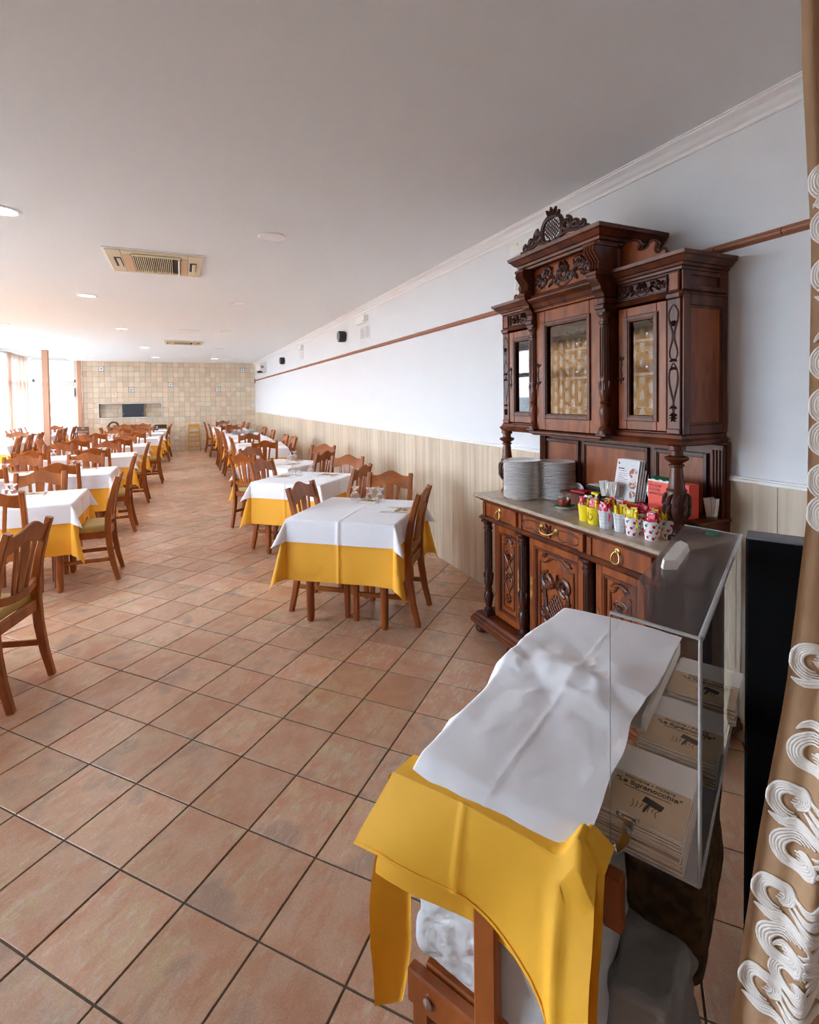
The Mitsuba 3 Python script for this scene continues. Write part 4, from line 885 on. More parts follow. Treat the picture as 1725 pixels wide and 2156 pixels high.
mat('m_redw', pr(mikit.proc(lambda p, n, uv: mix((0.62, 0.02, 0.06), (0.75, 0.6, 0.62), smoothstep(0.62, 0.66, noise(p.x * 90, p.y * 90, p.z * 60)))), 0.3))
mat('m_yelw', pr(mikit.proc(lambda p, n, uv: mix((0.78, 0.62, 0.02), (0.5, 0.28, 0.03), smoothstep(0.66, 0.70, noise(p.x * 90, p.y * 90, p.z * 60)))), 0.3))
SAC = {'red': sachet(.030, .085, 'm_redw'), 'yellow': sachet(.030, .085, 'm_yelw'), 'white': sachet(.022, .085, 'm_paper'), 'blue': sachet(.026, .08, 'm_paper')}
def fill(u, d, cols, where, n=9, z=.9255, r=.022, zo=.028):
    for i in range(n):
        c = cols[i % len(cols)]; a = 2.4 * i; rr = r * math.sqrt((i + .5) / n)
        tl = trimesh.transformations.euler_matrix(rng.uniform(-.16, .16), rng.uniform(-.12, .12), rng.uniform(-.5, .5) + 1.57)
        solo('sauce_sachet' if c in ('red', 'yellow') else 'sugar_sachet', f'{c} sachet standing among the others in {where}', 'sachet', SAC[c], at_sb(u + rr * math.cos(a), d + rr * math.sin(a), z + zo + rng.uniform(0, .012)) @ tl, f'{c} sachets in {where}')
def cup(u, d, m2, what, cols, deg=0, n=9):
    k = thing('sachet_cup', what, 'cup'); M = at_sb(u, d, .9255, deg)
    part(k, 'wall', CUPS[m2], M); part(k, 'base', cbase, M)
    fill(u, d, cols, 'the ' + what.split(' holding')[0], n); return k, M
cup(.90, .385, 'm_yel', 'plain yellow paper cup holding red sachets, leftmost of the front cups', ['red', 'red', 'yellow'])
k, M = cup(.972, .395, 'm_yel', 'yellow paper cup with a winking smile holding red sachets', ['red', 'red', 'yellow'])
def on_cup(x, z, th0, o=.0012): r = .029 + .008 * z / .085 + o; return (r * math.cos(th0 + x / r), r * math.sin(th0 + x / r), z)
th = math.pi + .12
face_c = [[on_cup(x, .020 + .0009 * ((x / .003) ** 2) * .9, th) for x in np.linspace(-.016, .016, 14)], [on_cup(-.008, z, th) for z in np.linspace(.046, .060, 6)], [on_cup(x, .052 + .002 * math.sin(x * 400), th) for x in np.linspace(.004, .016, 8)]]
part(k, 'smile', shp(cat([tube(c, .0012, 5) for c in face_c]), 'm_black', 40), M, 'printed winking smile')
cup(1.055, .40, 'm_azul', 'blue tile-patterned paper cup holding red sachets, left of the two', ['red', 'red'])
cup(1.133, .385, 'm_azul', 'blue tile-patterned paper cup holding yellow sachets, right of the two', ['yellow'])
cup(1.212, .395, 'm_straw', 'strawberry-patterned paper cup holding yellow sachets, left of the three', ['yellow'])
cup(1.302, .38, 'm_straw', 'strawberry-patterned paper cup holding red sachets at the front right', ['red'])
cup(1.318, .29, 'm_straw', 'strawberry-patterned paper cup holding yellow sachets behind the others at the right', ['yellow', 'yellow', 'red'])
cup(.985, .30, 'm_yel', 'yellow paper cup holding mixed sachets in the second row', ['yellow', 'red'])
cup(1.075, .29, 'm_yel', 'yellow paper cup holding mixed sachets in the second row, behind the tile-patterned cups', ['red', 'yellow'])
cup(1.165, .285, 'm_straw', 'strawberry-patterned paper cup holding red sachets in the second row', ['red'])
cup(1.245, .30, 'm_yel', 'yellow paper cup holding red sachets in the second row before the red box', ['red', 'red', 'yellow'])
# jar on saucer
k = thing('saucer', 'white saucer with a green napkin under the sauce jar', 'saucer'); M = at_sb(.645, .30)
part(k, 'dish', shp(lathe([(0, .002), (.035, .002), (.060, .018), (.062, .019), (.058, .020), (.034, .005), (0, .005)], 32), 'm_china', 40), M)
part(k, 'napkin', shp(rotm(bx(-.05, .05, -.05, .05, .018, .021, .001), .5), 'm_green', False), M, 'folded green paper napkin')
k = thing('sauce_jar', 'small clip-top glass jar of red sauce on the white saucer', 'jar'); M = at_sb(.645, .30, .948)
part(k, 'glass_neck', shp(lathe([(.0345, .036), (.036, .042), (.032, .05), (.032, .056), (.029, .056), (.029, .05), (.033, .041)], 28), 'm_pane', 40), M)
part(k, 'sauce', shp(lathe([(0, 0), (.033, 0), (.036, .004), (.036, .034), (.034, .037), (0, .037)], 24), 'm_sauce', 40), M)
part(k, 'lid', shp(lathe([(0, .057), (.033, .057), (.034, .060), (.030, .068), (0, .070)], 28), 'm_pane', 40), M)
part(k, 'clip', shp(cat([tube([(.035 * math.cos(t), .035 * math.sin(t), .053) for t in np.linspace(0, 6.28, 25)], .0011, 5), tube(curve([(.035, 0, .053), (.043, 0, .05), (.044, 0, .03), (.037, 0, .02)], 10), .0013, 5), tube(curve([(.035, .006, .053), (.044, .006, .048), (.044, .006, .03)], 8), .0013, 5)]), 'm_steel', 40), M @ PM(0, 0, 0, -110))
# bowls with sugar sachets
for u, d, nm in ((.80, .26, 'left'), (.955, .225, 'right')):
    solo('sugar_bowl', f'small grey bowl of sugar sachets before the ledge, the {nm} one', 'bowl', shp(lathe([(0, 0), (.025, 0), (.05, .03), (.048, .031), (.024, .004), (0, .004)], 28), 'm_grey', 40), at_sb(u, d))
    fill(u, d, ['white', 'blue', 'white'], f'the {nm} grey bowl before the ledge', 9, .9255, .03, .008)
    solo('sugar_label', f'blue paper tag on the sachets of the {nm} grey bowl', 'label', shp(bx(-.012, .012, -.001, .001, 0, .03), 'm_blue', False), at_sb(u - .01, d + .035, .985, 90))
# ledge: packets, menus, ketchup box, sticks
ZL = 1.0005
k = thing('sweet_packet', 'black packet of sweeteners lying on the ledge behind the jar', 'packet'); M = at_sb(.70, .10, ZL + .022, -8)
part(k, 'pack', shp(hull([(x, y, z) for x in (-.035, .035) for y in (-.055, .055) for z in (.004, .03)] + [(x, y, .018) for x in (-.042, .042) for y in (-.064, .064)]), 'm_black', False), M)
part(k, 'top_print', shp(bx(-.034, .034, -.054, .054, .0302, .0315), 'm_paper', False), M)
solo('sweet_packet', 'flat red packet on the ledge under the black packet', 'packet', shp(bx(-.04, .04, -.05, .05, 0, .010, .003), 'm_red', False), at_sb(.60, .13, ZL, 10))
k = thing('tea_packet', 'yellow and black packet lying on the ledge under the black packet', 'packet'); M = at_sb(.735, .13, ZL, -12)
part(k, 'pack', shp(bx(-.03, .03, -.05, .05, 0, .02, .004), 'm_black', False), M); part(k, 'band', shp(bx(-.0305, .0305, -.04, .03, .006, .0205, .001), 'm_yel', False), M, 'yellow band')
def sticks(u, d, nm, n=8, z=ZL):
    k = thing('stick_holder', f'clear little tumbler of paper straws {nm}', 'tumbler'); part(k, 'glass', shp(lathe([(0, 0), (.022, 0), (.028, .055), (.0265, .055), (.021, .003), (0, .003)], 24), 'm_pane', 40), at_sb(u, d, z))
    for i in range(n):
        a = i * 2.4; solo('sugar_stick', f'white paper sugar stick leaning in the tumbler {nm}', 'sugar stick', SAC['white'], at_sb(u + .012 * math.cos(a), d + .012 * math.sin(a), z + .012) @ trimesh.transformations.euler_matrix(.18 * math.cos(a), .18 * math.sin(a), a), f'sugar sticks in the tumbler {nm}')
sticks(.80, .145, 'before the menus'); sticks(.855, .14, 'right beside the menus', 7); sticks(1.376, .09, 'at the right end of the ledge', 8)
for i in range(5):
    k = thing('menu_card', 'printed pizzeria menu card with round food pictures, front of the leaning bundle' if i == 0 else f'white menu card in the leaning bundle, {ordinal(i)} behind the front one', 'menu', None)
    M = at_sb(.885 + i * .006, .105 - i * .012, ZL + .001) @ trimesh.transformations.euler_matrix(0, math.radians(11), 0)
    part(k, 'sheet', shp(bx(-.001, .001, -.075, .075, 0, .218), 'm_white', False), M)
    if i == 0:
        for j, (y, z) in enumerate(((-.042, .148), (-.048, .088), (-.052, .036))):
            part(k, 'picture', shp(rotm(disc(.026 - .003 * j, 0, .0006), -math.pi / 2, (0, 1, 0)).apply_translation((-.0012, y, z)), 'm_food' if mat('m_food', pr(mikit.proc(lambda p, n, uv: mix((0.30, 0.07, 0.03), (0.7, 0.62, 0.55), smoothstep(0.5, 0.62, fbm(p.y * 120, p.z * 120, 0.0, 2)))), 0.4)) else '', 30), M)
        part(k, 'text_lines', shp(cat([bx(-.0017, -.0011, .065 - L, .055, z, z + .0022) for L, z in ((.06, .155), (.075, .140), (.07, .130), (.05, .12), (.075, .11), (.07, .10), (.05, .09), (.07, .075), (.06, .065))] + [bx(-.0017, -.0011, .02, .06, .165, .171), bx(-.0017, -.0011, .055, .066, .19, .20)]), 'm_inkred', False), M)
solo('serving_plate', 'white plate standing on edge between the menus and the red box', 'plate', PLATE, at_sb(1.055, .03, ZL + .07) @ trimesh.transformations.rotation_matrix(math.radians(-80), (0, 1, 0)) @ np.diag([.6, .6, 1, 1]))
k = thing('ketchup_box', 'red cardboard ketchup sachet box at the right end of the sideboard', 'box'); M = at_sb(1.23, .160, ZL)
part(k, 'body', shp(cat([bx(-.032, .032, -.112, .112, 0, .155, .002)]), 'm_ketch', False), M)
part(k, 'open_flap', shp(loft([[(-.033, y, .150 + .008 * math.sin(y * 40)), (-.02, y, .163), (.012, y, .168), (.03, y, .158)] for y in np.linspace(-.05, .105, 9)]), 'm_green', 40), M, 'crumpled green lining at the torn top')
part(k, 'torn_edge', shp(cat([bx(-.0335, -.032, y, y + .02, .148, .156 + .004 * (j % 2)) for j, y in enumerate(np.arange(-.03, .10, .02))]), 'm_white', False), M)
tx = []
for s, z in (('KETCHUP', .122), ('BUSTINE', .103), ('MONODOSE', .084)):
    m = text(s, .0125, 0, 0, 0, .0008, centre=False); m.apply_translation((-m.bounds[0][0], 0, 0))
    v = m.vertices.copy(); m.vertices = np.c_[-.0322 - v[:, 2], .102 - v[:, 0] * .85, z + v[:, 1]]; m.fix_normals(); tx.append(m)
part(k, 'lettering', shp(cat(tx), 'm_inkred', False), M, 'dark red printed lettering')
# glasses behind the panes
for zz, nm in ((1.396, 'bottom'), (1.673, 'middle'), (1.833, 'top')):
    for bay, u0, u1, n in (('left', .14, .38, 3), ('middle', .48, .94, 6), ('right', 1.05, 1.30, 4)):
        for i in range(n):
            for r_ in range(2):
                solo('stored_glass', f'upturned glass on the {nm} shelf behind the {bay} pane of the sideboard', 'glass', GLASS_S, at_sb(u0 + (u1 - u0) * (i + .5) / n + .02 * r_, .20 - .09 * r_, zz), f'stored glasses on the {nm} shelf, {bay} bay')

# ------------------------------------------------------------------ serving trolley at the front; local axes s along it, t across it, z up
MT = np.array([[.879, .477, 0, .427], [.477, -.879, 0, 1.007], [0, 0, 1, 0], [0, 0, 0, 1.0]])
def CT(m): return xf(m, MT)
def tsh(m, ma, sm=False): return shp(CT(m), ma, sm)
TR = thing('serving_trolley', 'brown wooden serving trolley in the foreground under white and yellow cloths', 'trolley')
for s in (.03, .90):
    for t in (.03, .385): part(TR, 'leg', tsh(bx(s - .022, s + .022, t - .022, t + .022, .0, .24, .004), 'm_chair'))
part(TR, 'top', tsh(bx(0, .93, 0, .335, .70, .735, .004), 'm_chair'))
for s in (.0, .905): part(TR, 'crossbar', tsh(bx(s, s + .028, .0, .41, .225, .30, .004), 'm_chair'))
for t in (.02, .375): part(TR, 'long_rail', tsh(bx(.05, .88, t, t + .025, .235, .29, .004), 'm_chair'))
part(TR, 'end_post', tsh(bx(-.012, .016, .178, .228, .10, .70, .004), 'm_chair')); part(TR, 'end_post', tsh(bx(.90, .93, .178, .228, .10, .70, .004), 'm_chair'))
part(TR, 'lower_shelf', tsh(bx(.03, .90, .03, .385, .29, .305, .003), 'm_chair'))
part(TR, 'bracket', tsh(bx(.10, .13, .395, .43, .56, .665, .004), 'm_chair'))
part(TR, 'bolt', tsh(rotm(lathe([(0, 0), (.011, 0), (.012, .004), (0, .008)], 12), -math.pi / 2, (0, 1, 0)).apply_translation((-.002, .06, .262)), 'm_steel', 30))
for s in (.03, .90):
    for t in (.03, .385): pass
def grid(fn, nu, nv):
    V = np.array([[fn(i / nu, j / nv) for j in range(nv + 1)] for i in range(nu + 1)]); I = np.arange((nu + 1) * (nv + 1)).reshape(nu + 1, nv + 1)
    q = np.stack([I[:-1, :-1], I[1:, :-1], I[1:, 1:], I[:-1, 1:]], -1).reshape(-1, 4); return TM(V.reshape(-1, 3), np.vstack([q[:, [0, 1, 2]], q[:, [0, 2, 3]]]))
def nz(x, y, z=0, s=0): return float(meshkit.fbm(np.array([[x, y, z]]), 3, s)[0]) - .5
# tray under the white cloth, raised at its far end
solo('steel_tray', 'pale metal tray under the far end of the white cloth', 'tray', tsh(cat([hull([(s, t, z) for s, z0 in ((.46, .738), (.93, .738)) for t in (.03, .385) for z in (z0, z0 + .004)]), hull([(s, t, z) for s, z0 in ((.46, .738), (.93, .738)) for t in (.383, .392) for z in (z0, z0 + .036)]), hull([(s, t, z) for s, z0 in ((.46, .738), (.93, .738)) for t in (.028, .035) for z in (z0, z0 + .036)])]), 'm_plast'))
def f_yel(layer):
    def f(a, b):
        t = -.015 + .435 * a
        hem = np.interp(a, [0, .1, .45, .75, .90, 1], [.125, .115, .135, .185, .24, .15]) if layer == 0 else np.interp(a, [0, .45, .75, 1], [.195, .215, .225, .16])
        L = hem + .06
        d = b * (L + .055); top = .07
        if d < top: s, z = .055 - d, .745 + .012 * math.sin(a * 3.1) + .01 * a
        else:
            q = d - top; s = -.016 - .035 * math.sin(min(q / .12, 1.57)) * (1 - layer * .6) - .02 * math.sin(a * 6.5 + q * 6) * min(q * 6, 1); z = .745 + .01 * a + .012 * math.sin(a * 3.1) - max(0, q - .006) - .0 + .004 * math.exp(-((a - .42) / .012) ** 2); s -= .004 * math.exp(-((a - .42) / .012) ** 2)
            t = t + (-.10 * (1 - a) ** 4 * min(q / .22, 1) + .02 * (a ** 3) * q / .3) * (1 - layer * .5)
            s -= .03 * min(q * 5, 1) * (a > .8) * (a - .8) * 5
        # pulled fold at the right corner
        g = math.exp(-((a - .93) / .05) ** 2); z += .055 * g * (d < .12) * min(1, d / .05 + .3); s -= .015 * math.exp(-((a - .86) / .03) ** 2) * min(max(d - top, 0) * 8, 1)
        return (s + .006 * nz(t * 9, d * 7, 0, 2), t + .004 * nz(t * 7, d * 9, 4, 5), z + .005 * nz(t * 8, d * 6, 2, 1))
    return f
yk = thing('yellow_cloth', 'crumpled golden yellow cloth draped over the near end of the trolley', 'cloth')
def rev(m): return m
part(yk, 'upper_layer', tsh(grid(f_yel(0), 60, 60), 'm_yelcart', True))
def f_under(a, b):
    x, y, z = f_yel(1)(a, b * .98); return (x + .013, y + .01, z - .004 - .03 * b * (1 - a) * 0)
part(yk, 'under_layer', tsh(grid(f_under, 50, 40), 'm_yelcart', True))
def f_tail(a, b):
    z = .70 - .585 * b; w = .03 + .075 * math.sin(min(b * 1.7, 1.0) * 1.57) - .035 * max(0, b - .75) * 4
    ang = -1.9 + 2.7 * a; r = w * .55
    return (.02 + r * math.cos(ang) * .8 + .006 * math.sin(b * 9), -.045 - .035 * b + r * math.sin(ang) * .8 + .01 * a, z - .03 * math.sin(a * 3.14) * b + .03 * a * b)
part(yk, 'hanging_tail', tsh(grid(f_tail, 20, 40), 'm_yelcart', True))
hem = [f_yel(0)(a, .965) for a in np.linspace(.01, .99, 60)]
part(yk, 'hem_seam', tsh(tube([(x - .0015, y, z) for x, y, z in hem], .0016, 4), 'm_yelcart', True))
def f_white(a, b):
    s = .012 + .941 * a - .022 * math.sin(b * 3.14) * (1 - a) ** 6
    lo = -.012 - .02 * a + .03 * math.sin(a * 7) * (.3 + a) * .4; hi = .393 - .018 * math.exp(-((a - .42) / .10) ** 2) - .008 * math.exp(-((a - .2) / .08) ** 2)
    t = lo + (hi - lo) * b
    base = .772 + .006 * math.sin(min(a * 6, 1.57)) + .010 * b * (1 - a)
    if a > .47: base += .020 * min(1, (a - .47) / .05) * (.6 + .4 * math.sin(b * 3.1)) - .012 * (a - .47)
    z = base + .010 * nz(s * 6, t * 7, 0, 3) * (1 + 1.8 * math.exp(-((a - .5) / .2) ** 2)) + .012 * abs(math.sin((s * .9 + t * .9) * 13 + 3 * nz(s * 4, t * 4))) * math.exp(-((a - .52) / .14) ** 2)
    rd = abs(nz(s * 9 + t * 4, t * 6 - s * 3, 0, 11)); z += .0035 * max(0, .10 - rd) * 10 * (.25 + math.exp(-((a - .5) / .14) ** 2)); e = min(b, 1 - b)
    if b < .07: z -= (.07 - b) / .07 * (.045 + .02 * math.sin(a * 23))
    if a < .045: z -= ((.045 - a) / .045) ** 1.5 * .020
    return (s + .012 * nz(t * 8, 3, 0, 8) * (a < .1) , t, z + .002 * math.exp(-((s - .2) / .004) ** 2) + .002 * math.exp(-((t - .2) / .004) ** 2))
solo('white_cloth', 'rumpled white cloth covering the top of the trolley', 'cloth', tsh(grid(f_white, 110, 60), 'm_linen', True))
# acrylic hood with handle and hinge
HB = thing('acrylic_hood', 'clear acrylic hood standing open along the side of the trolley', 'hood')
s0, s1, t0, t1, z0, z1 = .165, 1.0, .392, .548, .675, 1.128
def sheet(P): return TM(P, [[0, 1, 2], [0, 2, 3]])
part(HB, 'near_panel', tsh(sheet([(s0, t0, z0), (s0, t1, z0), (s0, t1, z1), (s0, t0, z1 + .010)]), 'm_acryl'))
part(HB, 'far_panel', tsh(sheet([(s1, t0, z0), (s1, t1, z0), (s1, t1, z1), (s1, t0, z1 + .010)]), 'm_acryl'))
part(HB, 'base_panel', tsh(bx(s0, s1, t0 - .03, t1, z0 - .006, z0 - .001, .001), 'm_edge'))
part(HB, 'side_panel', tsh(sheet([(s0, t1, z0), (s1, t1, z0), (s1, t1, z1), (s0, t1, z1)]), 'm_acryl'))
part(HB, 'top_panel', tsh(sheet([(s0, t0, z1 + .010), (s0, t1, z1), (s1, t1, z1), (s1, t0, z1 + .010)]), 'm_acryltop'))
for P, r in (([(s0, t1, z0), (s0, t1, z1)], .0035), ([(s0, t1, z1), (s1, t1, z1)], .0055), ([(s1, t1, z0), (s1, t1, z1)], .0025), ([(s0, t0, z1 + .01), (s0, t1, z1)], .0035), ([(s0, t0, z0), (s0, t0, z1 + .01)], .001), ([(s0, t0, z0 - .002), (s0, t1, z0 - .002)], .003), ([(s1, t0, z1 + .01), (s1, t1, z1)], .002), ([(s0, t1, z0), (s1, t1, z0)], .003)):
    part(HB, 'edge', tsh(tube(np.linspace(P[0], P[1], 4), r, 6), 'm_edge', True))
hk = [(.49, .425), (.51, .452), (.70, .452), (.73, .425), (.70, .416), (.51, .416)]
part(HB, 'handle', tsh(hull([(s, t, z1 + .010) for s, t in hk] + [(s * .9 + .06, .433 + (t - .433) * .8, z1 + .030) for s, t in hk]), 'm_plast'), label='white moulded handle')
part(HB, 'green_label', tsh(bx(.93, .975, .46, .49, z1 + .004, z1 + .0065), 'm_green'), label='small green sticker')
lt = thing('hood_stay', 'brushed metal stay hinge screwed to the near panel of the acrylic hood', 'hinge')
part(lt, 'plate', tsh(bx(s0 - .006, s0 - .001, .405, .447, .742, .752, .002), 'm_steel'))
part(lt, 'tongue', tsh(bx(s0 - .008, s0 - .004, .418, .436, .722, .745, .002), 'm_steel'))
for t in (.410, .442): part(lt, 'screw', tsh(rotm(lathe([(0, 0), (.005, 0), (.005, .003), (0, .005)], 12), -math.pi / 2, (0, 1, 0)).apply_translation((s0 - .006, t, .747)), 'm_steel', 30))
part(lt, 'arm', tsh(rail(curve([(s0 - .012, .427, .728), (s0 - .015, .422, .705), (s0 - .022, .405, .680), (s0 - .03, .385, .668)], 12), .016, .004, .2, side=(0, 1, .6)), 'm_steel'))
part(lt, 'pivot', tsh(rotm(lathe([(0, 0), (.006, 0), (.006, .004), (0, .006)], 12), -math.pi / 2, (0, 1, 0)).apply_translation((s0 - .013, .428, .727)), 'm_steel', 30))
part(lt, 'pivot', tsh(rotm(lathe([(0, 0), (.012, 0), (.012, .006), (0, .009)], 14), -math.pi / 2, (0, 1, 0)).apply_translation((s0 - .030, .388, .668)), 'm_black', 30))
# paper sleeves in three stacks on the side shelf
RT = np.array([[0, 1, 0, 0], [1, 0, 0, 0], [0, 0, 1, 0], [0, 0, 0, 1.0]])
def bag_at(s, t, z, deg, tilt=0.0):
    """Sleeve's width across the trolley, its length along it."""
    P = np.array([MT[0, 3] + MT[0, 0] * s + MT[0, 1] * t, MT[1, 3] + MT[1, 0] * s + MT[1, 1] * t, z])
    base = math.degrees(math.atan2(MT[1, 1], MT[0, 1]))
    return PM(*P, base + deg) @ trimesh.transformations.rotation_matrix(tilt, (1, 0, 0))
for q, (s, t, n, zb) in enumerate(((.170, .354, 15, .674), (.445, .376, 13, .674), (.72, .392, 12, .674))):
    for i in range(n):
        top = i == n - 1
        lab = f'printed paper cutlery sleeve on top of the {("nearest", "middle", "furthest")[q]} stack in the acrylic hood' if top else f'paper cutlery sleeve in the {("nearest", "middle", "furthest")[q]} stack under the acrylic hood'
        paper_bag(bag_at(s + rng.uniform(-.004, .004), t + rng.uniform(-.004, .003), zb + i * .0042, rng.uniform(-1.5, 1.5)), lab, None if top else f'sleeves in the {("nearest", "middle", "furthest")[q]} stack', prt=top)
# wrapped bundle, bag below
def blob(c, h, seed, edge=.02, amp=.012, it=6):
    P = [m3.Manifold.sphere(.03, 16).translate([c[0] + x * (h[0] - .03), c[1] + y * (h[1] - .03), c[2] + z * (h[2] - .03)]) for x in (-1, 1) for y in (-1, 1) for z in (-1, 1)]
    t = smooth_blob(m3.Manifold.batch_hull(P), edge, it); t.vertices = t.vertices + t.vertex_normals * ((meshkit.fbm(t.vertices * 11, 3, seed) - .5) * 2 * amp)[:, None]; return t
solo('wrapped_bundle', 'bundle wrapped in crumpled translucent plastic on the trolley\u2019s lower shelf', 'bundle', tsh(blob((.30, .20, .452), (.275, .20, .145), 3, .010, .022), 'm_plastic', True))
solo('plastic_bag', 'loose grey-white plastic bag hanging at the right of the trolley by its legs', 'plastic bag', tsh(blob((.20, .455, .245), (.10, .07, .22), 8, .010, .035), 'm_plasticg', True))
solo('suede_bag', 'dark mustard-brown padded bag under the acrylic hood', 'bag', tsh(blob((.42, .465, .505), (.17, .078, .135), 5, .015, .008), 'm_suede', True))
bp = thing('black_panel', 'tall matt black panel standing on the floor behind the acrylic hood', 'panel')
part(bp, 'board', tsh(bx(.76, .83, .575, 1.12, .0, 1.18, .006), 'm_blackm')); part(bp, 'top_edge', tsh(bx(.758, .835, .573, 1.12, 1.176, 1.184, .003), 'm_grey'))
part(bp, 'lid', tsh(loft([[(.76, t, 1.184), (.83, t, 1.184), (.83, t, 1.186 + h), (.80, t, 1.186 + h)] for t, h in ((.70, .0), (.76, .06), (1.12, .10))]), 'm_grey'))

# ------------------------------------------------------------------ foreground curtain with embroidered scrolls
P0 = np.array([.755, .400]); cd = np.array([.545, -.838]); cn = np.array([.838, .545])
def left_edge(z):   # how far the hem edge has swung in, along -cd
    zs = [0, .5, .75, .95, 1.15, 1.4, 1.75, 2.0, 2.4, 2.8]; xs = [.115, .092, .068, .046, .018, -.004, -.006, .006, .012, .015]
    return np.interp(z, zs, xs)
def csurf(x, z, off=0.0):
    le = left_edge(z); w = (x + .0) ; sp = 1 + le * 2.0
    px = -le + x * sp
    ph = 26 * x * 2 * math.pi / 2.2
    a = .014 * (.4 + min(1, x / .02) * .6)
    dn = a * math.sin(ph + .5 * math.sin(z * 2.2)) + .006 * math.sin(ph * 2.3 + z) - .03 * le
    q = P0 + cd * px + cn * dn
    return np.array([*(q - cn * off), z])
ck = thing('brown_curtain', 'brown curtain with white embroidered scrolls hanging at the right edge, closest to the camera', 'curtain')
nx, nzv = 130, 60
V = np.array([[csurf(.40 * i / nx, .02 + 2.76 * j / nzv) for j in range(nzv + 1)] for i in range(nx + 1)]); I = np.arange((nx + 1) * (nzv + 1)).reshape(nx + 1, nzv + 1)
qd = np.stack([I[:-1, :-1], I[1:, :-1], I[1:, 1:], I[:-1, 1:]], -1).reshape(-1, 4)
part(ck, 'fabric', shp(TM(V.reshape(-1, 3), np.vstack([qd[:, [0, 1, 2]], qd[:, [0, 2, 3]]])), 'm_curt', True))
def emb(c2, r, flat=.45):
    c2 = np.asarray(c2, float); c = np.array([csurf(max(.0015, min(x, .39)), z, .002) for x, z in c2])
    m = tube(c, r * (.4 + .6 * np.sin(np.linspace(.2, 2.95, len(c)))), 8)
    q = np.repeat(c, 8, axis=0); v = m.vertices.copy(); n3 = np.array([*cn, 0]); w = ((v[:len(q)] - q) @ n3)[:, None] * n3; v[:len(q)] -= w * (1 - flat); m.vertices = v; return m
E_ = []
def scrollwork(x, z, s, k):
    """One motif of the border, laid in parallel threads: a big C scroll, its inner curl and plumes."""
    f = 1 if k % 2 else -1
    for j in range(5):
        o = .0042 * j
        E_.append(emb(spiral(x, z, (.034 - o) * s, (.012 - o * .5) * s, f * (1.0 + .1 * j), f * 1.02, 30), .0026 * s, .7))
    for j in range(3): E_.append(emb(spiral(x + .004, z - f * .012, (.016 - .004 * j) * s, .004 * s, f * 2.0, -f * .9, 20), .0024 * s, .7))
    for q, (dx, dz) in enumerate(((.052, .034), (.060, .006), (.048, -.026))):
        for j in range(3):
            o = (j - 1) * .0042
            E_.append(emb(curve([(x + .012, z + dz * .4), (x + dx * .6 * s, z + dz * .5 + .008 * f + o), (x + dx * s, z + dz * 1.3 * s + o * 1.3), (x + dx * s + .016, z + dz * 1.5 * s + .012 * f)], 16), .0026 * s, .7))
    for j in range(3): E_.append(emb(curve([(x - .022, z + .030 * f), (x - .004, z + .038 * f + .004 * j), (x + .018, z + .034 * f + .004 * j), (x + .034, z + .05 * f)], 14), .0024 * s, .7))
for k, z in enumerate((.725, .795, .865, .935, 1.005, 1.075)): scrollwork(.028 + .012 * (k % 2), z, 1.0, k)
scrollwork(.05, .76, .8, 1); scrollwork(.11, .83, 1.0, 0); scrollwork(.12, .95, 1.1, 1); scrollwork(.11, 1.06, .9, 0)
E_.append(emb(curve([(.085, .73), (.10, .75), (.098, .79), (.09, .81)], 12), .012))
for k, z in enumerate((1.205, 1.40, 1.45, 1.50, 1.55, 1.60, 1.72, 1.775, 1.84)): scrollwork(.026, z, .95, k)
for e_ in E_: part(ck, 'embroidered_scroll', shp(e_, 'm_emb', True), label='raised white embroidered scroll' if e_ is E_[0] else None)

# ------------------------------------------------------------------ the dining room's tables, chairs and settings
R_, L_ = 'right-row', 'left-row'
def tw(i, row): return f'the {ordinal(i)} {row} table'
def off(t, u, v):
    a = math.radians(t[2]); return t[0] + u * math.cos(a) - v * math.sin(a), t[1] + u * math.sin(a) + v * math.cos(a)
RT_ = [(1.186, 3.569, -39.6, .38, .38), (1.165, 5.29, -43, .38, .38), (1.17, 6.62, -49, .38, .38), (1.29, 9.45, -5, .4, .70), (1.31, 11.3, -2, .4, .70), (1.32, 12.72, -2, .4, .70), (1.28, 15.2, 0, .4, .60), (1.27, 16.45, 0, .4, .60)]
def ch(pos, face, label): chair(pos[0], pos[1], face, 'brown slat-back chair ' + label)
w1 = tw(0, R_)
ch((.859, 3.891), -42, f'at the aisle corner of {w1}, nearest the sideboard'); ch((1.538, 3.287), 143, f'at {w1}, its back towards the sideboard'); ch((1.63, 4.09), -129, f'on the far side of {w1} by the wainscot')
w2 = tw(1, R_)
ch((1.56, 4.70), 137, f'at the near right side of {w2}'); ch((.80, 5.65), -43, f'at the aisle corner of {w2}'); ch((1.69, 5.54), -133, f'on the far side of {w2} by the wainscot')
w3 = tw(2, R_)
ch((1.59, 6.22), 131, f'at the near right side of {w3}'); ch((1.80, 7.08), -139, f'on the far side of {w3} by the wainscot'); ch((.87, 7.25), -49, f'on the far aisle side of {w3}, facing the camera'); ch((.68, 6.45), 42, f'on the near aisle side of {w3}')
w4 = tw(3, R_)
ch((1.19, 8.33), 88, f'at the near end of {w4}'); ch((.815, 9.50), 0, f'on the aisle side of {w4}'); ch((1.76, 9.0), 180, f'on the wall side of {w4}, nearer one'); ch((1.74, 9.62), 180, f'on the wall side of {w4}, further one')
w5, w6 = tw(4, R_), tw(5, R_)
ch((1.19, 10.32), 90, f'at the near end of {w5}'); ch((.80, 11.35), 0, f'on the aisle side of {w5}'); ch((1.76, 11.25), 180, f'on the wall side of {w5}')
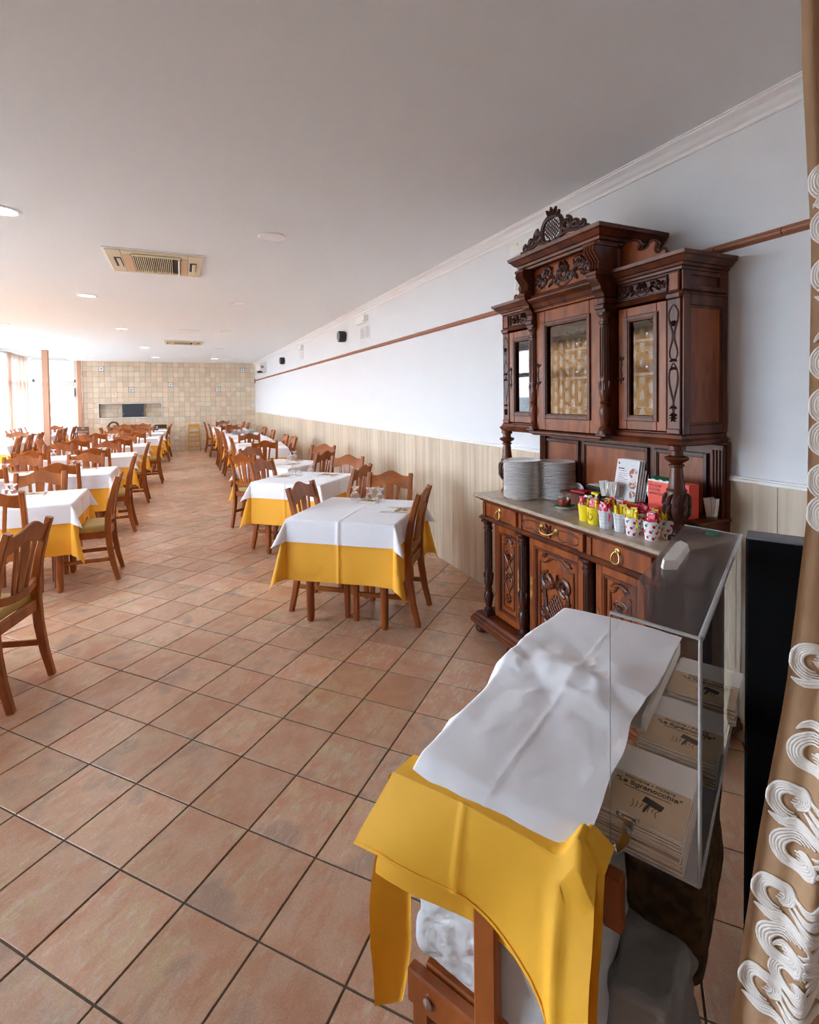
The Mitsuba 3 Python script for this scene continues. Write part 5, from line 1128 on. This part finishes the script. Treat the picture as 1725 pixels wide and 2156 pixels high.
ch((.785, 12.42), 0, f'on the aisle side of {w6}, nearer one'); ch((.77, 13.12), 0, f'on the aisle side of {w6}, further one'); ch((1.77, 12.55), 180, f'on the wall side of {w6}'); ch((1.22, 13.78), -90, f'at the far end of {w6}, facing the camera')
w7, w8 = tw(6, R_), tw(7, R_)
ch((1.14, 14.30), 90, f'at the near end of {w7}'); ch((.72, 15.3), 0, f'on the aisle side of {w7}'); ch((1.74, 15.5), 180, f'on the wall side of {w7}')
ch((.66, 16.82), 0, f'at {w8}, nearest the pale high chair'); ch((1.70, 16.35), 180, f'on the wall side of {w8}'); ch((1.18, 17.36), -90, f'at the far end of {w8} before the tiled wall')
LT = [(-1.77, 3.38, 6, .65, .38), (-1.495, 5.245, 0, .65, .38), (-1.43, 7.03, 0, .65, .38), (-1.35, 9.0, 0, .65, .38), (-1.28, 10.86, 0, .65, .38), (-1.15, 12.94, 0, .65, .38), (-1.11, 14.75, 0, .65, .38), (-1.06, 16.15, 0, .65, .38)]
ch((-.80, 3.32), 165, f'at the aisle end of {tw(0, L_)}')
ch((-.578, 5.30), 180, f'at the aisle end of {tw(1, L_)}'); ch((-.583, 7.09), 180, f'at the aisle end of {tw(2, L_)}'); ch((-.535, 8.99), 180, f'at the aisle end of {tw(3, L_)}'); ch((-.40, 10.97), 180, f'at the aisle end of {tw(4, L_)}')
ch((-.36, 14.75), 180, f'at the aisle end of {tw(6, L_)}'); ch((-.33, 16.0), 180, f'at the aisle end of {tw(7, L_)}')
for i, (side, X1, Y1, X2, Y2) in enumerate(((-1, -1.28, 4.62, None, 0), (1, -1.235, 5.74, -1.83, 5.76), (-1, -1.225, 6.50, -1.87, 6.50), (1, -1.13, 7.52, -1.79, 7.55), (-1, -1.15, 8.36, -1.87, 8.36), (1, -1.14, 9.54, -1.81, 9.62), (-1, -1.02, 10.27, -1.69, 10.40), (1, -1.03, 11.27, -1.75, 11.45), (-1, -.93, 12.28, -1.65, 12.3), (1, -.90, 13.52, -1.45, 13.45), (-1, -.92, 14.12, -1.32, 14.12), (1, -.9, 15.3, -1.45, 15.3), (1, -1.07, 16.85, -1.55, 16.85))):
    ti = (1, 1, 2, 2, 3, 3, 4, 4, 5, 5, 6, 6, 7)[i]
    sd = 'near side' if side < 0 else 'far side'
    ch((X1, Y1), -90 * side, f'on the {sd} of {tw(ti, L_)}, by the aisle')
    if X2 is not None: ch((X2, Y2), -90 * side, f'on the {sd} of {tw(ti, L_)}, away from the aisle')
ch((-2.28, 10.9), 0, f'at the window end of {tw(4, L_)}'); ch((-1.86, 15.0), 0, f'at the window end of {tw(6, L_)}'); ch((-1.82, 16.1), 0, f'at the window end of {tw(7, L_)}')
WT = [(-3.46, 12.85, 0, .4, .95), (-3.36, 15.85, 0, .4, .95)]
for q, (y, x) in enumerate(((12.30, -2.98), (13.05, -2.96), (13.6, -2.90))): ch((x, y), 180, f'before the nearer window bay table, {ordinal(q)} from the front')
for q, (y, x) in enumerate(((15.1, -2.82), (15.75, -2.82), (16.5, -2.74))): ch((x, y), 180, f'before the further window bay table, {ordinal(q)} from the front')
ch((-3.40, 14.05), -90, 'at the far end of the nearer window bay table'); ch((-3.28, 17.1), -90, 'at the far end of the further window bay table')
for q, y in enumerate((15.3, 16.0, 16.55)): ch((-3.84, y), 0, f'between window and further window bay table, {ordinal(q)} from the front')
for i, t in enumerate(RT_): table(*t, f'dining table under yellow and white cloths, {ordinal(i)} one along the white wall', tw(i, R_), i)
for i, t in enumerate(LT): table(*t, f'dining table under yellow and white cloths, {ordinal(i)} one left of the aisle', tw(i, L_), i + 1)
for i, t in enumerate(WT): table(*t, f'long white-clothed table in the window bay, {("nearer", "further")[i]} of the two', f'the {("nearer", "further")[i]} window bay table', i + 2)
# glasses and settings
for nm, q in zip(('left', 'middle', 'right'), ((1.262, 3.91), (1.352, 3.80), (1.41, 3.735))): glass(*q, ZT, f'upturned stem glass, {nm} of the three on {w1}')
setting(1.41, 3.385, ZT, 140, f'the right side of {w1}'); setting(1.34, 3.80, ZT, -130, f'the far side of {w1}', True)
for nm, q in zip(('left', 'middle', 'right'), ((1.075, 5.50), (1.123, 5.41), (1.271, 5.50))): glass(*q, ZT, f'upturned stem glass, {nm} of the three on {w2}')
setting(1.40, 5.30, ZT, -133, f'the right side of {w2}'); setting(1.0, 5.43, ZT, -43, f'the aisle corner of {w2}')
for nm, q in zip(('left', 'right'), ((1.32, 6.96), (1.40, 7.03))): glass(*q, ZT, f'upturned stem glass, {nm} one on {w3}')
setting(1.36, 6.78, ZT, -139, f'the far side of {w3}'); setting(1.22, 6.47, ZT, 131, f'the near side of {w3}')
for nm, q in zip(('left', 'right'), ((-1.43, 5.53), (-1.37, 5.47))): glass(*q, ZT, f'upturned stem glass, {nm} one on {tw(1, L_)}')
setting(-1.22, 5.47, ZT, -90, f'the far side of {tw(1, L_)}'); setting(-1.28, 5.0, ZT, 90, f'the near side of {tw(1, L_)}')
for nm, q in zip(('left', 'right'), ((-1.25, 7.36), (-1.165, 7.30))): glass(*q, ZT, f'upturned stem glass, {nm} of the aisle pair on {tw(2, L_)}')
for nm, q in zip(('left', 'right'), ((-1.96, 7.38), (-1.89, 7.34))): glass(*q, ZT, f'upturned stem glass, {nm} of the window-side pair on {tw(2, L_)}')
setting(-1.06, 7.27, ZT, -90, f'the far side of {tw(2, L_)}'); setting(-1.76, 7.27, ZT, -90, f'the window side of {tw(2, L_)}')
for i, pts_ in ((3, ((-1.2, 9.25), (-1.12, 9.2), (-1.8, 9.25))), (4, ((-1.82, 10.98), (-1.75, 10.92), (-1.22, 10.95))), (5, ((-1.5, 13.1), (-1.42, 13.05), (-1.35, 13.12), (-.75, 13.0)))):
    for q in pts_: glass(*q, ZT, f'upturned stem glass on {tw(i, L_)}', f'stem glasses on {tw(i, L_)}', GLASS_S)
for i, (x, y) in ((3, (-.95, 9.3)), (3, (-1.6, 9.3)), (4, (-1.55, 11.0)), (4, (-.85, 11.1)), (5, (-.72, 13.15))): solo('paper_bag', f'paper sleeve lying on {tw(i, L_)}', 'paper bag', BAG[0][1], PM(x, y, ZT, 180), f'sleeves on {tw(i, L_)}')
def cluster(x0, x1, y0, y1, n, where, seed):
    r = np.random.default_rng(seed); P = []
    while len(P) < n:
        q = (r.uniform(x0, x1), r.uniform(y0, y1))
        if all(math.hypot(q[0] - a, q[1] - b) > .082 for a, b in P): P.append(q)
    for q in P: glass(*q, ZT, f'upturned stem glass in the cluster on {where}', f'clustered glasses on {where}', GLASS_S)
cluster(1.1, 1.6, 12.6, 13.2, 16, w6, 1); cluster(1.05, 1.5, 16.2, 16.9, 16, w8, 2); cluster(1.2, 1.5, 10.75, 11.1, 4, w5, 3)
cluster(-1.1, -.65, 16.0, 16.4, 16, tw(7, L_), 4); cluster(-1.5, -.9, 14.6, 14.95, 6, tw(6, L_), 5); cluster(-3.6, -3.15, 15.2, 16.4, 12, 'the further window bay table', 6); cluster(-3.6, -3.2, 12.4, 13.2, 6, 'the nearer window bay table', 7)
for x, y, wh in ((1.15, 9.7, w4), (1.2, 9.2, w4), (1.5, 9.6, w4), (1.1, 11.5, w5), (1.1, 12.3, w6), (1.5, 15.1, w7)): solo('paper_bag', f'paper sleeve lying on {wh}', 'paper bag', BAG[0][1], PM(x, y, ZT, 90), f'sleeves on {wh}')

# high chairs, bench and basket at the back wall
def high_chair(x, y, deg, m, label, H=.86, w=.33, tray=True, heart=False):
    k = thing('high_chair', label, 'high chair'); M = PM(x, y, 0, deg); a = w / 2
    for sx in (-1, 1):
        part(k, 'front_leg', shp(rail([(sx * (a + .01), .15, 0), (sx * (a - .01), .12, .68)], .03, .03), m), M)
        part(k, 'rear_leg', shp(rail([(sx * (a + .01), -.16, 0), (sx * (a - .01), -.13, .55), (sx * (a - .015), -.15, H)], .03, .03), m), M)
        part(k, 'armrest', shp(bx(sx * (a - .01) - .02, sx * (a - .01) + .02, -.15, .18, .665, .69, .004), m, False), M)
        for z in (.18, .36): part(k, 'side_stretcher', shp(bx(sx * a - .01, sx * a + .01, -.14, .13, z, z + .025, .003), m, False), M)
    part(k, 'seat', shp(bx(-a + .01, a - .01, -.14, .13, .44, .465, .004), m, False), M)
    for z in (.12, .30, .56): part(k, 'front_bar', shp(bx(-a, a, .115, .14, z, z + .03, .003), m, False), M)
    part(k, 'top_rail', shp(bx(-a, a, -.16, -.135, H - .11, H, .01) if not heart else cat([bx(-a, -.04, -.16, -.135, H - .13, H, .008), bx(.04, a, -.16, -.135, H - .13, H, .008), bx(-.04, .04, -.16, -.135, H - .13, H - .075, .004), bx(-.04, .04, -.16, -.135, H - .02, H, .004)]), m, False), M)
    part(k, 'rear_bar', shp(bx(-a, a, -.145, -.12, .56, .60, .004), m, False), M)
    if tray: part(k, 'tray_bar', shp(bx(-a - .02, a + .02, .10, .17, .69, .71, .004), m, False), M)
high_chair(.33, 17.35, 180, 'm_pine', 'pale yellow pine high chair against the tiled back wall by the aisle', .84)
high_chair(-2.66, 17.3, 180, 'm_greywood', 'dark brown child\u2019s high chair with a heart cut in its back, by the timber pilaster', .86, .30, True, True)
high_chair(-.62, 17.4, 180, 'm_dkwood', 'dark brown high chair at the back wall beside the wicker basket bench', .85, .34)
k = thing('wooden_bench', 'long brown wooden bench along the tiled back wall behind the last table', 'bench')
part(k, 'backrest', shp(bx(-1.90, -.98, 17.62, 17.66, .55, .87, .006), 'm_chair', False)); part(k, 'seat', shp(bx(-1.90, -.98, 17.25, 17.66, .42, .46, .006), 'm_chair', False))
for x in (-1.87, -1.03): part(k, 'end_panel', shp(bx(x - .02, x + .02, 17.27, 17.66, 0, .42, .006), 'm_chair', False))
k = thing('wicker_basket', 'dark wicker basket with a round arched handle and orange flowers, at the back wall', 'basket'); M = PM(-1.84, 17.10, 0)
part(k, 'handle', shp(cat([tube([(.13 * math.cos(t) + .006 * math.cos(9 * t + q), .012 * math.sin(9 * t + q), .84 + .14 * math.sin(t)) for t in np.linspace(-.3, math.pi + .3, 40)], .022, 6) for q in (0, 2.1, 4.2)]), 'm_dkwood'), M)
part(k, 'bowl', shp(lathe([(0, .60), (.10, .60), (.14, .70), (.135, .82), (.12, .82), (.12, .70), (0, .63)], 20), 'm_dkwood', 30), M)
mat('m_orange', pr((0.70, 0.22, 0.05), 0.6))
for i in range(11):
    a = 2.4 * i; r = .025 * math.sqrt(i); part(k, 'flower', shp(cat([hull([(.03 * math.cos(q) * s, .03 * math.sin(q) * s, h) for q in np.linspace(0, 5.2, 6) for s, h in ((1, .012), (.5, 0), (.3, .02))])]), 'm_orange', False), M @ PM(r * math.cos(a), r * math.sin(a), .82 + .03 * math.cos(i)), label='orange flower' if i == 0 else None)
k = thing('flower_stand', 'small dark stand under the wicker basket at the back wall', 'stand'); part(k, 'top', shp(bx(-2.02, -1.66, 16.95, 17.22, .56, .60, .005), 'm_dkwood', False))
for x in (-2.0, -1.68):
    for y in (16.97, 17.2): part(k, 'leg', shp(bx(x - .015, x + .015, y - .015, y + .015, 0, .56, .003), 'm_dkwood', False))
